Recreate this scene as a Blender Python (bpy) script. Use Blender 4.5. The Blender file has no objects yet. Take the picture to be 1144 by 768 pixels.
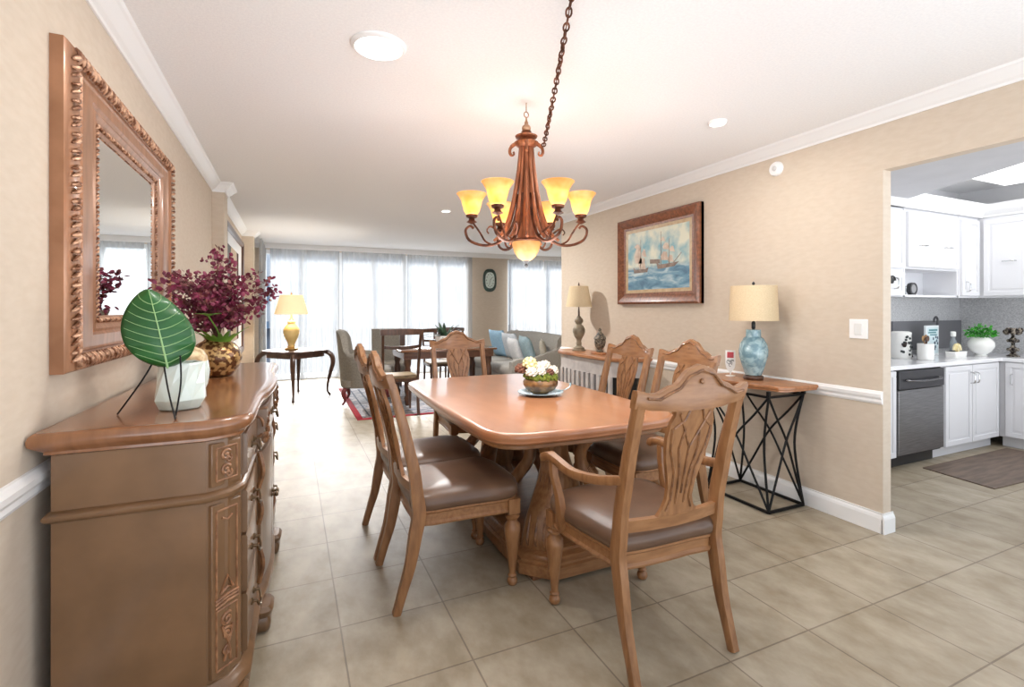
import bpy, bmesh, math, random
from mathutils import Vector, Matrix
from math import sin, cos, pi, radians as R
random.seed(7)
C = bpy.context.scene.collection

# ------------------------------------------------------------------ helpers
def V(*a): return Vector(a)

class MB:
    """collects shapes into one mesh"""
    def __init__(s): s.v = []; s.f = []
    def add(s, vs, fs, M=None):
        o = len(s.v)
        for p in vs:
            p = Vector(p)
            s.v.append(M @ p if M else p)
        for f in fs: s.f.append([o+i for i in f])
        return s
    def box(s, x0, x1, y0, y1, z0, z1, M=None):
        vs = [(x0,y0,z0),(x1,y0,z0),(x1,y1,z0),(x0,y1,z0),(x0,y0,z1),(x1,y0,z1),(x1,y1,z1),(x0,y1,z1)]
        return s.add(vs, [(0,3,2,1),(4,5,6,7),(0,1,5,4),(1,2,6,5),(2,3,7,6),(3,0,4,7)], M)
    def loft(s, secs, caps=True, closed=False, M=None):
        n = len(secs[0]); vs = [p for q in secs for p in q]; fs = []
        m = len(secs)
        for i in range(m if closed else m-1):
            a = i*n; b = ((i+1) % m)*n
            for j in range(n):
                k = (j+1) % n
                fs.append((a+j, a+k, b+k, b+j))
        if caps and not closed:
            fs.append(tuple(reversed(range(n)))); fs.append(tuple(range((m-1)*n, m*n)))
        return s.add(vs, fs, M)
    def lathe(s, prof, n=24, M=None, cap=True):
        secs = [[(r*cos(2*pi*k/n), r*sin(2*pi*k/n), z) for k in range(n)] for r, z in prof]
        return s.loft(secs, caps=cap, M=M)
    def prism(s, pts, z0, z1, M=None):
        return s.loft([[(x,y,z0) for x,y in pts], [(x,y,z1) for x,y in pts]], M=M)
    def stack(s, pts, prof, M=None):
        """outline scaled outward by offset: prof = [(offset, z)]; pts convex-ish ccw"""
        secs = []
        n = len(pts)
        cx = sum(p[0] for p in pts)/n; cy = sum(p[1] for p in pts)/n; rm = min(max(abs(p[0]-cx) for p in pts), max(abs(p[1]-cy) for p in pts))
        for off, z in prof:
            q = []; f = 1
            if off < -.03: f = 1-(-off-.03)/rm; off = -.03
            for i in range(n):
                a = Vector(pts[i-1]); b = Vector(pts[i]); c = Vector(pts[(i+1) % n])
                d1 = (b-a).normalized(); d2 = (c-b).normalized()
                n1 = Vector((d1.y, -d1.x)); n2 = Vector((d2.y, -d2.x))
                nn = (n1+n2)
                nn = nn.normalized() if nn.length > 1e-6 else n1
                k = 1/max(.5, nn.dot(n1))
                q.append((cx+(b.x+nn.x*off*k-cx)*f, cy+(b.y+nn.y*off*k-cy)*f, z))
            secs.append(q)
        return s.loft(secs, M=M)
    def tube(s, path, rad, n=8, M=None, closed=False, flat=1.0):
        P = [Vector(p) for p in path]; m = len(P)
        if not hasattr(rad, '__len__'): rad = [rad]*m
        T = []
        for i in range(m):
            if closed: t = P[(i+1) % m]-P[i-1]
            else: t = P[min(i+1, m-1)]-P[max(i-1, 0)]
            T.append(t.normalized())
        up = Vector((0,0,1)) if abs(T[0].z) < .9 else Vector((1,0,0))
        u = T[0].cross(up).normalized()
        secs = []
        for i in range(m):
            u = (u - T[i]*u.dot(T[i])).normalized(); w = T[i].cross(u)
            secs.append([P[i]+(u*cos(2*pi*k/n)+w*sin(2*pi*k/n)*flat)*rad[i] for k in range(n)])
        return s.loft(secs, closed=closed, M=M)
    def bar(s, path, wx, wd, side=(1,0,0), M=None):
        """rectangular section bar; wx along `side`, wd perpendicular"""
        P = [Vector(p) for p in path]; m = len(P); side = Vector(side).normalized()
        if not hasattr(wx, '__len__'): wx = [wx]*m
        if not hasattr(wd, '__len__'): wd = [wd]*m
        secs = []
        for i in range(m):
            t = (P[min(i+1, m-1)]-P[max(i-1, 0)]).normalized()
            u = (side - t*side.dot(t)).normalized(); w = t.cross(u)
            a = u*wx[i]/2; b = w*wd[i]/2; c = .22
            # octagonal-ish section with softened corners
            secs.append([P[i]+a*(1)+b*(1-c*2), P[i]+a*(1-c)+b, P[i]-a*(1-c)+b, P[i]-a+b*(1-c*2),
                         P[i]-a-b*(1-c*2), P[i]-a*(1-c)-b, P[i]+a*(1-c)-b, P[i]+a-b*(1-c*2)])
        return s.loft(secs, M=M)
    def ball(s, c, r, n=12, m=8, M=None):
        rx, ry, rz = r if hasattr(r, '__len__') else (r, r, r)
        secs = []
        for i in range(1, m):
            a = pi*i/m
            secs.append([(c[0]+rx*sin(a)*cos(2*pi*k/n), c[1]+ry*sin(a)*sin(2*pi*k/n), c[2]-rz*cos(a)) for k in range(n)])
        return s.loft(secs, M=M)
    def obj(s, name, mat, parent=None, smooth=True, bevel=0, sub=0, angle=40):
        me = bpy.data.meshes.new(name)
        me.from_pydata([tuple(p) for p in s.v], [], s.f)
        bm = bmesh.new(); bm.from_mesh(me)
        bmesh.ops.recalc_face_normals(bm, faces=bm.faces)
        bm.to_mesh(me); bm.free()
        if smooth:
            me.shade_smooth()
            me.set_sharp_from_angle(angle=R(angle))
        me.materials.append(mat)
        o = bpy.data.objects.new(name, me); C.objects.link(o)
        if parent: o.parent = parent
        if bevel:
            b = o.modifiers.new('bevel', 'BEVEL'); b.width = bevel; b.segments = 2; b.limit_method = 'ANGLE'; b.angle_limit = R(35)
            b.harden_normals = False
        if sub:
            b = o.modifiers.new('sub', 'SUBSURF'); b.levels = sub; b.render_levels = sub
        return o

def tag(o, label, cat, group=None, kind=None):
    o['label'] = label; o['category'] = cat
    if group: o['group'] = group
    if kind: o['kind'] = kind
    return o
def thing(name, label, cat, loc=(0,0,0), rz=0, group=None):
    o = bpy.data.objects.new(name, None); C.objects.link(o)
    o.location = loc; o.rotation_euler = (0,0,rz); o.empty_display_size = .1
    return tag(o, label, cat, group)
def struct(o): o['kind'] = 'structure'; return o
def dup(root, loc, rz, label):
    def cp(o, par):
        c = o.copy(); C.objects.link(c)
        if par: c.parent = par
        for ch in [x for x in kids.get(o.name, [])]: cp(ch, c)
        return c
    kids = {}
    for x in C.objects:
        if x.parent: kids.setdefault(x.parent.name, []).append(x)
    r = cp(root, None); r.location = loc; r.rotation_euler = (0,0,rz); r['label'] = label
    return r

def smoothpath(pts, n=6):
    """catmull-rom through pts"""
    P = [Vector(p) for p in pts]; out = []
    for i in range(len(P)-1):
        a = P[max(i-1,0)]; b = P[i]; c = P[i+1]; d = P[min(i+2, len(P)-1)]
        for k in range(n):
            t = k/n
            out.append(.5*((2*b)+(c-a)*t+(2*a-5*b+4*c-d)*t*t+(3*b-a-3*c+d)*t**3))
    out.append(P[-1]); return out
def lerp(xs, ys, x):
    if x <= xs[0]: return ys[0]
    for i in range(len(xs)-1):
        if x <= xs[i+1]:
            t = (x-xs[i])/(xs[i+1]-xs[i]); t = t*t*(3-2*t)
            return ys[i]+(ys[i+1]-ys[i])*t
    return ys[-1]
def rrect(x0, x1, y0, y1, r, n=6):
    out = []
    for cx, cy, a0 in ((x1-r,y0+r,-90),(x1-r,y1-r,0),(x0+r,y1-r,90),(x0+r,y0+r,180)):
        for k in range(n+1):
            a = R(a0+90*k/n); out.append((cx+r*cos(a), cy+r*sin(a)))
    return out

# ------------------------------------------------------------------ materials
def mat(name, col, rough=.5, metal=0, **kw):
    m = bpy.data.materials.new(name); m.use_nodes = True
    nt = m.node_tree; b = nt.nodes['Principled BSDF']
    b.inputs['Base Color'].default_value = (*col, 1); b.inputs['Roughness'].default_value = rough
    b.inputs['Metallic'].default_value = metal
    for k, v in kw.items(): b.inputs[k.replace('_', ' ')].default_value = v
    return m
def sr(r, g, b):
    f = lambda c: ((c/255+.055)/1.055)**2.4 if c > 10 else c/255/12.92
    return (f(r), f(g), f(b))
def noisy(name, c1, c2, scale=8, rough=.5, stretch=(1,1,1), detail=4, bump=0, bscale=None, metal=0, lo=.35, hi=.65, coat=0, distort=0, coords='Object', bdist=.01):
    m = mat(name, c1, rough, metal); nt = m.node_tree; N = nt.nodes; L = nt.links; b = N['Principled BSDF']
    tc = N.new('ShaderNodeTexCoord'); mp = N.new('ShaderNodeMapping'); mp.inputs['Scale'].default_value = stretch
    L.new(tc.outputs[coords], mp.inputs['Vector'])
    n = N.new('ShaderNodeTexNoise'); n.inputs['Scale'].default_value = scale; n.inputs['Detail'].default_value = detail
    n.inputs['Distortion'].default_value = distort
    L.new(mp.outputs[0], n.inputs['Vector'])
    r = N.new('ShaderNodeValToRGB'); r.color_ramp.elements[0].position = lo; r.color_ramp.elements[1].position = hi
    r.color_ramp.elements[0].color = (*c1, 1); r.color_ramp.elements[1].color = (*c2, 1)
    L.new(n.outputs['Fac'], r.inputs[0]); L.new(r.outputs[0], b.inputs['Base Color'])
    if coat: b.inputs['Coat Weight'].default_value = coat; b.inputs['Coat Roughness'].default_value = .12
    if bump:
        n2 = N.new('ShaderNodeTexNoise'); n2.inputs['Scale'].default_value = bscale or scale; n2.inputs['Detail'].default_value = 3
        L.new(mp.outputs[0], n2.inputs['Vector'])
        bp = N.new('ShaderNodeBump'); bp.inputs['Strength'].default_value = bump; bp.inputs['Distance'].default_value = bdist
        L.new(n2.outputs['Fac'], bp.inputs['Height']); L.new(bp.outputs[0], b.inputs['Normal'])
    return m

wall_m = noisy('beige_grasscloth', sr(209,195,178), sr(204,189,171), 5, .85, (3,3,9), bump=.06, bscale=60)
kwall_m = noisy('kitchen_paint', sr(214,214,216), sr(208,208,210), 4, .8)
white_m = mat('white_trim_paint', sr(240,240,240), .4)
ceil_m = noisy('white_textured_ceiling', sr(246,246,247), sr(240,240,242), 90, .9, bump=.35, bscale=160, bdist=.004)
wood = noisy('honey_oak', sr(156,111,72), sr(130,88,54), 9, .38, (5,5,1), 5, bump=.03, coat=.15)
wood_dk = noisy('honey_oak_shaded_copy', sr(128,84,52), sr(104,66,40), 9, .4, (5,5,1), 5, coat=.15)  # darker copy of honey oak, shade under the table put into the colour
wood_h = noisy('honey_oak_level', sr(156,111,72), sr(134,91,56), 9, .38, (1,6,6), 5, coat=.15)
table_top_m = noisy('polished_oak_top', sr(180,122,84), sr(164,108,72), 3, .3, (3,1,3), 3, lo=.3, hi=.7, coat=.6)
carve_m = noisy('carved_oak', sr(150,104,66), sr(100,64,38), 30, .4, (1,1,1), 3, bump=.4, bscale=50, coat=.2)
dress_m = noisy('sideboard_cherry', sr(128,95,66), sr(112,82,55), 5, .33, (1,4,1), 5, coat=.35)
dress_top_m = noisy('sideboard_top', sr(150,102,68), sr(130,85,55), 4, .25, (6,1,1), 5, coat=.5)
mir_m = noisy('mirror_frame_bronze', sr(170,122,90), sr(144,100,70), 6, .38, (1,6,1), 5, metal=.25, coat=.2)
mir_carve = noisy('mirror_carving', sr(206,164,134), sr(116,72,46), 45, .35, (1,1,1), 3, bump=.6, bscale=45, metal=.35, lo=.42, hi=.6)
seat_m = noisy('taupe_leather', sr(108,82,64), sr(92,68,53), 5, .34, detail=2, bump=.03, bscale=60)
darkw = noisy('dark_walnut', sr(92,60,42), sr(66,42,30), 10, .35, (4,4,1), 5, coat=.2)
iron = mat('black_iron', (.012,.012,.013), .45, .6)
bronze = noisy('bronzed_metal', sr(120,72,50), sr(70,42,30), 20, .38, metal=.7)
bronze_lt = noisy('brushed_copper', sr(176,112,78), sr(128,76,50), 16, .36, (3,3,.6), metal=.55)
brass = mat('brass', sr(190,150,90), .3, .9)
steel = noisy('brushed_steel', sr(150,150,152), sr(128,128,130), 8, .33, (1,1,40), metal=.85)
chrome = mat('chrome', (.6,.6,.6), .15, 1)
cabinet_m = mat('white_cabinet_paint', sr(226,226,229), .4)
quartz = noisy('white_quartz', sr(244,244,246), sr(230,230,234), 3, .15, coat=.4)
mirror_glass = mat('mirror_glass', (.93,.95,.95), .01, 1)
grey_fab = noisy('grey_linen', sr(140,134,124), sr(124,118,108), 60, .9, bump=.2, bscale=200)
sofa_fab = noisy('sofa_linen', sr(160,156,148), sr(146,142,134), 60, .9, bump=.2, bscale=200)
black_p = mat('black_plastic', (.02,.02,.022), .35)
cream_white = mat('white_ceramic', sr(236,236,232), .25)

def shade_mat(name, col, emit, ecol):
    m = noisy(name, col, tuple(c*.9 for c in col), 120, .8, (1,1,1), 2, bump=.1, bscale=200)
    b = m.node_tree.nodes['Principled BSDF']
    b.inputs['Emission Color'].default_value = (*ecol, 1); b.inputs['Emission Strength'].default_value = emit
    return m
linen_off = noisy('burlap_shade', sr(222,202,168), sr(208,186,150), 120, .85, (1,1,3), 2, bump=.15, bscale=240)

def tile_mat():
    m = mat('floor_tile', (.5,.45,.38), .46); nt = m.node_tree; N = nt.nodes; L = nt.links; b = N['Principled BSDF']
    tc = N.new('ShaderNodeTexCoord'); mp = N.new('ShaderNodeMapping')
    mp.inputs['Location'].default_value = (-.192+.44*40, -2.165+.407*40, 0)
    L.new(tc.outputs['Object'], mp.inputs['Vector'])
    br = N.new('ShaderNodeTexBrick'); br.offset = 0; br.squash = 1
    br.inputs['Scale'].default_value = 1; br.inputs['Brick Width'].default_value = .44; br.inputs['Row Height'].default_value = .407
    br.inputs['Mortar Size'].default_value = .0036; br.inputs['Mortar Smooth'].default_value = .1; br.inputs['Bias'].default_value = 0
    br.inputs['Color1'].default_value = (*sr(176,165,146),1); br.inputs['Color2'].default_value = (*sr(166,154,134),1)
    br.inputs['Mortar'].default_value = (*sr(134,122,106),1)
    L.new(mp.outputs[0], br.inputs['Vector'])
    n = N.new('ShaderNodeTexNoise'); n.inputs['Scale'].default_value = 4.2; n.inputs['Detail'].default_value = 7; n.inputs['Roughness'].default_value = .62
    mp2 = N.new('ShaderNodeMapping'); mp2.inputs['Scale'].default_value = (1.6,1,1); mp2.inputs['Rotation'].default_value = (0,0,.5)
    L.new(tc.outputs['Object'], mp2.inputs['Vector']); L.new(mp2.outputs[0], n.inputs['Vector'])
    r = N.new('ShaderNodeValToRGB'); e = r.color_ramp.elements
    e[0].position = .34; e[0].color = (.68,.64,.57,1); e[1].position = .64; e[1].color = (1.0,1.0,1.0,1)
    L.new(n.outputs['Fac'], r.inputs[0])
    mx = N.new('ShaderNodeMix'); mx.data_type = 'RGBA'; mx.blend_type = 'MULTIPLY'; mx.inputs[0].default_value = 1.0
    L.new(br.outputs['Color'], mx.inputs[6]); L.new(r.outputs[0], mx.inputs[7]); L.new(mx.outputs[2], b.inputs['Base Color'])
    bp = N.new('ShaderNodeBump'); bp.inputs['Strength'].default_value = .5; bp.inputs['Distance'].default_value = .002; bp.invert = True
    L.new(br.outputs['Fac'], bp.inputs['Height']); L.new(bp.outputs[0], b.inputs['Normal'])
    return m
tile_m = tile_mat()

def sheer_mat():
    m = bpy.data.materials.new('sheer_voile'); m.use_nodes = True; nt = m.node_tree; N = nt.nodes; L = nt.links
    N.remove(N['Principled BSDF']); out = N['Material Output']
    d = N.new('ShaderNodeBsdfDiffuse'); d.inputs[0].default_value = (.80,.81,.82,1)
    t = N.new('ShaderNodeBsdfTranslucent'); t.inputs[0].default_value = (.36,.375,.39,1)
    tr = N.new('ShaderNodeBsdfTransparent'); tr.inputs[0].default_value = (.97,.98,1,1)
    a = N.new('ShaderNodeMixShader'); a.inputs[0].default_value = .5
    L.new(d.outputs[0], a.inputs[1]); L.new(t.outputs[0], a.inputs[2])
    c = N.new('ShaderNodeMixShader'); c.inputs[0].default_value = .3
    L.new(a.outputs[0], c.inputs[1]); L.new(tr.outputs[0], c.inputs[2]); L.new(c.outputs[0], out.inputs[0])
    return m
sheer_m = sheer_mat()
def glass_mat(name='clear_glass', col=(1,1,1)):
    m = bpy.data.materials.new(name); m.use_nodes = True; nt = m.node_tree; N = nt.nodes; L = nt.links
    N.remove(N['Principled BSDF']); out = N['Material Output']
    g = N.new('ShaderNodeBsdfGlossy'); g.inputs['Roughness'].default_value = .02
    tr = N.new('ShaderNodeBsdfTransparent'); tr.inputs[0].default_value = (*col,1)
    fr = N.new('ShaderNodeFresnel'); fr.inputs[0].default_value = 1.45
    c = N.new('ShaderNodeMixShader'); L.new(fr.outputs[0], c.inputs[0])
    L.new(tr.outputs[0], c.inputs[1]); L.new(g.outputs[0], c.inputs[2]); L.new(c.outputs[0], out.inputs[0])
    return m
glass_m = glass_mat()

# ------------------------------------------------------------------ camera
F = 550.; YAW = math.atan(248/550.)
cam = bpy.data.cameras.new('camera'); cam.sensor_width = 36; cam.sensor_fit = 'HORIZONTAL'
cam.lens = 36*F/1144; cam.shift_y = -(384-345)/1144; cam.clip_start = .05
co = bpy.data.objects.new('camera', cam); C.objects.link(co)
co.location = (0,0,1.33); co.rotation_euler = (R(90), 0, -YAW)
bpy.context.scene.camera = co

# ------------------------------------------------------------------ room shell
CEIL = 2.5; LX = -.66; RX = 3.193; BY = 10.05
struct(MB().box(-.9, 7.0, -.9, 10.3, -.1, 0).obj('floor', tile_m, smooth=False))
struct(MB().box(-.8, LX, -.5, 10.3, 0, 2.7).obj('wall_left', wall_m, smooth=False))
struct(MB().box(LX, 3.31, -.5, 10.3, CEIL, CEIL+.1).box(3.31, 7.0, 5.40, 10.3, CEIL, CEIL+.1).obj('ceiling', ceil_m, smooth=False))
m = MB()
m.box(RX, 3.27, 1.75, 5.53, 0, CEIL); m.box(RX, 3.27, -.5, 1.75, 2.15, CEIL)
struct(m.obj('wall_right', wall_m, smooth=False))
struct(MB().box(3.27, 6.9, 5.40, 5.53, 0, CEIL).obj('wall_divider', wall_m, smooth=False))
struct(MB().box(6.7, 6.85, 5.53, 10.3, 0, CEIL).obj('wall_far_right', wall_m, smooth=False))
# back wall: piers and head, window openings floor to 2.40
m = MB()
m.box(-.66, 6.7, BY, BY+.2, 2.42, CEIL)
m.box(3.50, 4.42, BY, BY+.2, 0, 2.42)
m.box(6.35, 6.7, BY, BY+.2, 0, 2.42)
m.box(-.66, -.45, BY, BY+.2, 0, 2.42)
struct(m.obj('wall_back', wall_m, smooth=False))
struct(MB().box(-.66, 6.7, 9.74, 9.79, 2.41, CEIL).obj('trim_5', white_m, smooth=False))
# windows
frame_m = mat('white_window_frame', sr(225,228,230), .4)
def window(name, x0, x1):
    m = MB(); w = .05
    for a, b, c, d in ((x0, x0+w, 0, 2.42), (x1-w, x1, 0, 2.42), (x0+w, x1-w, 0, .09), (x0+w, x1-w, 2.34, 2.42)):
        m.box(a, b, BY+.05, BY+.13, c, d)
    xm = (x0+x1)/2; m.box(xm-.03, xm+.03, BY+.05, BY+.13, .09, 2.34)
    f = struct(m.obj(name, frame_m, smooth=False, bevel=.004))
    MB().box(x0+w, x1-w, BY+.085, BY+.095, .09, 2.34).obj('pane', glass_m, f, smooth=False)
window('window_1', -.45, .88); window('window_2', .88, 2.14); window('window_3', 2.14, 3.50); window('window_4', 4.42, 6.35)

# mouldings
def run(name, prof, x, y0, y1, sgn, z0):
    """profile [(out, dz)] extruded along y; sgn=+1 sticks out to +x"""
    secs = [[(x+sgn*o, y, z0+dz) for o, dz in prof] for y in (y0, y1)]
    return struct(MB().loft(secs).obj(name, white_m, smooth=False))
def runx(name, prof, y, x0, x1, sgn, z0):
    secs = [[(x, y+sgn*o, z0+dz) for o, dz in prof] for x in (x0, x1)]
    return struct(MB().loft(secs).obj(name, white_m, smooth=False))
crown = [(0,0),(.008,0),(.012,.012),(.028,.022),(.05,.044),(.066,.06),(.075,.066),(.082,.078),(0,.078)]
base = [(0,0),(.016,0),(.016,.085),(.012,.098),(.006,.108),(.006,.118),(0,.118)]
rail = [(0,0),(.008,.004),(.014,.016),(.012,.03),(.022,.044),(.024,.062),(.014,.07),(.008,.078),(0,.08)]
run('trim_1', crown, LX, -.5, 5.3, 1, CEIL-.078)
run('trim_2', crown, RX, -.5, 5.53, -1, CEIL-.078)
run('trim_3', rail, RX, 1.75, 5.53, -1, .76)
run('trim_4', rail, LX, -.5, 5.3, 1, .80)
run('baseboard_right', base, RX, 1.745, 5.53, -1, 0)
runx('baseboard_right_end', base, 1.75, RX-.016, 3.286, -1, 0)
run('baseboard_kitchen', base, 3.27, 1.745, 2.98, 1, 0)
run('baseboard_left', base, LX, -.5, 5.3, 1, 0)
runx('baseboard_back', base, BY, 3.5, 4.42, -1, 0)
# pilasters on the left wall
def pilaster(n, y0, y1, x):
    struct(MB().box(LX, x, y0, y1, 0, CEIL).obj('wall_pilaster_%d' % n, wall_m, smooth=False))
    cap = [(0,0),(.01,.0),(.014,.02),(.03,.03),(.055,.06),(.07,.07),(.08,.085),(0,.085)]
    secs = []
    for o, dz in cap[:-1]:
        secs.append([(LX, y0-o, CEIL-.085+dz), (x+o, y0-o, CEIL-.085+dz), (x+o, y1+o, CEIL-.085+dz), (LX, y1+o, CEIL-.085+dz)])
    struct(MB().loft(secs).obj('trim_%d' % (n+10), white_m, smooth=False))
pilaster(1, 5.3, 5.55, -.56); pilaster(2, 8.35, 8.6, -.50)
run('trim_6', crown, LX, 5.55, 8.35, 1, CEIL-.078)
run('baseboard_left_far', base, LX, 5.55, 8.35, 1, 0)

# ceiling lights of the dining room
emit_m = mat('led_diffuser', (1,1,1), .5, Emission_Color=(1,.97,.92,1), Emission_Strength=3.0)
def can(x, y, r, label):
    t = thing('ceiling_light', label, 'ceiling light', (x,y,CEIL), 0, 'ceiling lights of the dining room')
    MB().lathe([(r,0),(r,-.006),(r*.9,-.016),(r*.86,-.016),(r*.84,-.008),(r*.84,0)], 40).obj('trim_ring', white_m, t)
    MB().lathe([(r*.84,-.002),(r*.84,-.012),(r*.4,-.014)], 40).obj('diffuser', emit_m, t)
can(.36, 2.24, .12, 'large round flush ceiling light above the carved wall mirror')
can(2.44, 2.28, .055, 'tiny recessed ceiling spot between chandelier and painting wall')
can(1.69, 5.66, .06, 'tiny recessed ceiling spot left of the chandelier, farther back')

# ------------------------------------------------------------------ curtains
def curtain(label, x0, x1, y=9.92, axis='x', seed=0, z0=.03, z1=2.43, fold=.075):
    rnd = random.Random(seed); n = int(abs(x1-x0)/.012); cols = []
    ph = rnd.random()*6; 
    for i in range(n+1):
        s = x0+(x1-x0)*i/n
        a = .028*sin(2*pi*s/fold*.8+ph+1.2*sin(s*5+ph))+.012*sin(2*pi*s/.031+ph*2)
        cols.append((s, a))
    vs = []; fs = []; zs = [z0, .5, 1.0, 1.6, 2.1, z1]
    for s, a in cols:
        for j, z in enumerate(zs):
            k = .7+.3*(1-z/2.5)+.15*sin(s*3+z)
            vs.append((s, y+a*k, z) if axis == 'x' else (y+a*k, s, z))
    m = len(zs)
    for i in range(n):
        for j in range(m-1): fs.append((i*m+j, (i+1)*m+j, (i+1)*m+j+1, i*m+j+1))
    o = MB().add(vs, fs).obj('curtain', sheer_m, angle=180)
    return tag(o, label, 'curtain', 'white sheer curtains along the far windows')
curtain('white sheer curtain panel along the left wall beyond the framed mirror', 8.62, 9.86, y=-.42, axis='y', seed=1)
curtain('white sheer curtain panel directly behind the yellow table lamp', -.33, .86, seed=2)
curtain('white sheer curtain panel behind the grey armchair, second from left', .90, 2.12, seed=3)
curtain('white sheer curtain panel just left of the clock wall', 2.16, 3.54, seed=4)
curtain('white sheer curtain panel just right of the clock wall, left of the pair', 4.40, 5.25, seed=5)
curtain('white sheer curtain panel behind the sofa, farthest right', 5.29, 6.30, seed=6)

g_ = struct(MB().box(-30, 40, 10.32, 60, -.25, -.12).obj('floor_light_blocker', noisy('dark_light_blocker', sr(70,78,90), sr(58,66,78), 2, .8), smooth=False))  # dark slab added to block the bright lower world behind the sheers
# pale building seen blurred through the sheers
fac = noisy('pale_stucco', sr(206,214,224), sr(190,200,212), 2, .8)
bpy.data.materials['dark_light_blocker'].node_tree.nodes['Principled BSDF'].inputs['Specular IOR Level'].default_value = 0
glz = mat('blue_window_glass', sr(120,150,180), .1)
bt = thing('apartment_building', 'pale apartment building outside, faint behind the sheer curtains', 'building', (2.5,40,-16))
m = MB().box(-13,32,0,6,0,22); m.obj('wall', fac, bt, smooth=False)
k = 0
for i in range(14):
    for j in range(6):
        MB().box(-11.5+i*3, -9.9+i*3, -.06, .02, 3.2+j*2.9, 4.8+j*2.9).obj('window', glz, bt, smooth=False)

# ------------------------------------------------------------------ wall things
# carved wall mirror
MY0, MY1, MZ0, MZ1 = 1.92, 3.42, 1.13, 2.16
mt = thing('wall_mirror', 'large rectangular mirror in a wide carved bronze wood frame on the left wall', 'mirror', (LX,(MY0+MY1)/2,MZ0))
W = MY1-MY0; Hh = MZ1-MZ0
def ring(m, prof, ml, mr, mb, mtp, w=W, h=Hh):
    """mitred frame: prof [(t 0..1 across the member, x out)]"""
    secs = []
    for cy, cz in ((0,0),(1,0),(1,1),(0,1)):
        q = []
        for t, x in prof:
            yy = (-w/2 + ml*t) if cy == 0 else (w/2 - mr*t)
            zz = (mb*t) if cz == 0 else (h - mtp*t)
            q.append((x, yy, zz))
        secs.append(q)
    return m.loft(secs, closed=True)
ring(MB(), [(0,0),(0,.034),(.03,.04),(.24,.046),(.27,.036),(.33,.034),(.36,.04),(.40,.036),(.62,.038),(.68,.030),(.74,.034),(.86,.020),(.94,.018),(1,.010),(1,.0)], .37,.34,.175,.185).obj('frame', mir_m, mt, angle=25)
def carved_strip(name, inset, amp, pitch, width, xo, ml):
    m = MB()
    w2, h2 = W/2-inset[0], None
    def place(p0, p1):
        p0 = Vector(p0); p1 = Vector(p1); L = (p1-p0).length; n = int(L/pitch); d = (p1-p0)/L; q = Vector((0,-d.z,d.y))
        for i in range(n):
            c = p0+d*(i+.5)*L/n
            s = 1 if i % 2 else -1
            a = c+q*width*.5-d*pitch*.35*1; b = c-q*width*.5+d*pitch*.35
            mid = c+Vector((amp,0,0))+d*pitch*.15*s
            m.tube([a, (a+mid)/2+Vector((amp*.3,0,0)), mid, (b+mid)/2+Vector((amp*.3,0,0)), b], [pitch*.14,pitch*.28,pitch*.32,pitch*.26,pitch*.12], 6)
    il, ir, ib, it = inset
    a = (xo,-W/2+il,ib); b = (xo,W/2-ir,ib); c = (xo,W/2-ir,Hh-it); d = (xo,-W/2+il,Hh-it)
    place(a,b); place(b,c); place(c,d); place(d,a)
    return m.obj(name, mir_carve, mt)
carved_strip('carved_border', (.055,.05,.03,.03), .010, .026, .046, .044, 0)
carved_strip('inner_beading', (.33,.305,.157,.165), .004, .016, .016, .020, 0)
gl = MB()
gl.loft([[(.010,-W/2+.365,.172),(.010,W/2-.335,.172),(.010,W/2-.335,Hh-.182),(.010,-W/2+.365,Hh-.182)],
         [(.013,-W/2+.385,.192),(.013,W/2-.355,.192),(.013,W/2-.355,Hh-.202),(.013,-W/2+.385,Hh-.202)]], caps=True)
gl.obj('mirror_glass', mirror_glass, mt, smooth=False)

# tall framed mirror farther along the left wall
ft = thing('framed_mirror', 'tall dark framed mirror on the left wall beyond the burgundy branches', 'mirror', (LX, 7.0, .72))
W0, H0, W, Hh = W, Hh, 2.1, 1.56
ring(MB(), [(0,0),(0,.05),(.3,.06),(.7,.05),(1,.02),(1,0)], .09,.09,.09,.09, 2.1, 1.56).obj('frame', darkw, ft, smooth=False)
ring(MB(), [(0,0),(0,.02),(.5,.03),(1,.012),(1,0)], .2,.2,.2,.2, 2.1, 1.56).obj('inner_mat', white_m, ft, smooth=False)
MB().box(.004,.012,-.87,.87,.18,1.38).obj('mirror_glass', mirror_glass, ft, smooth=False)

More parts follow.
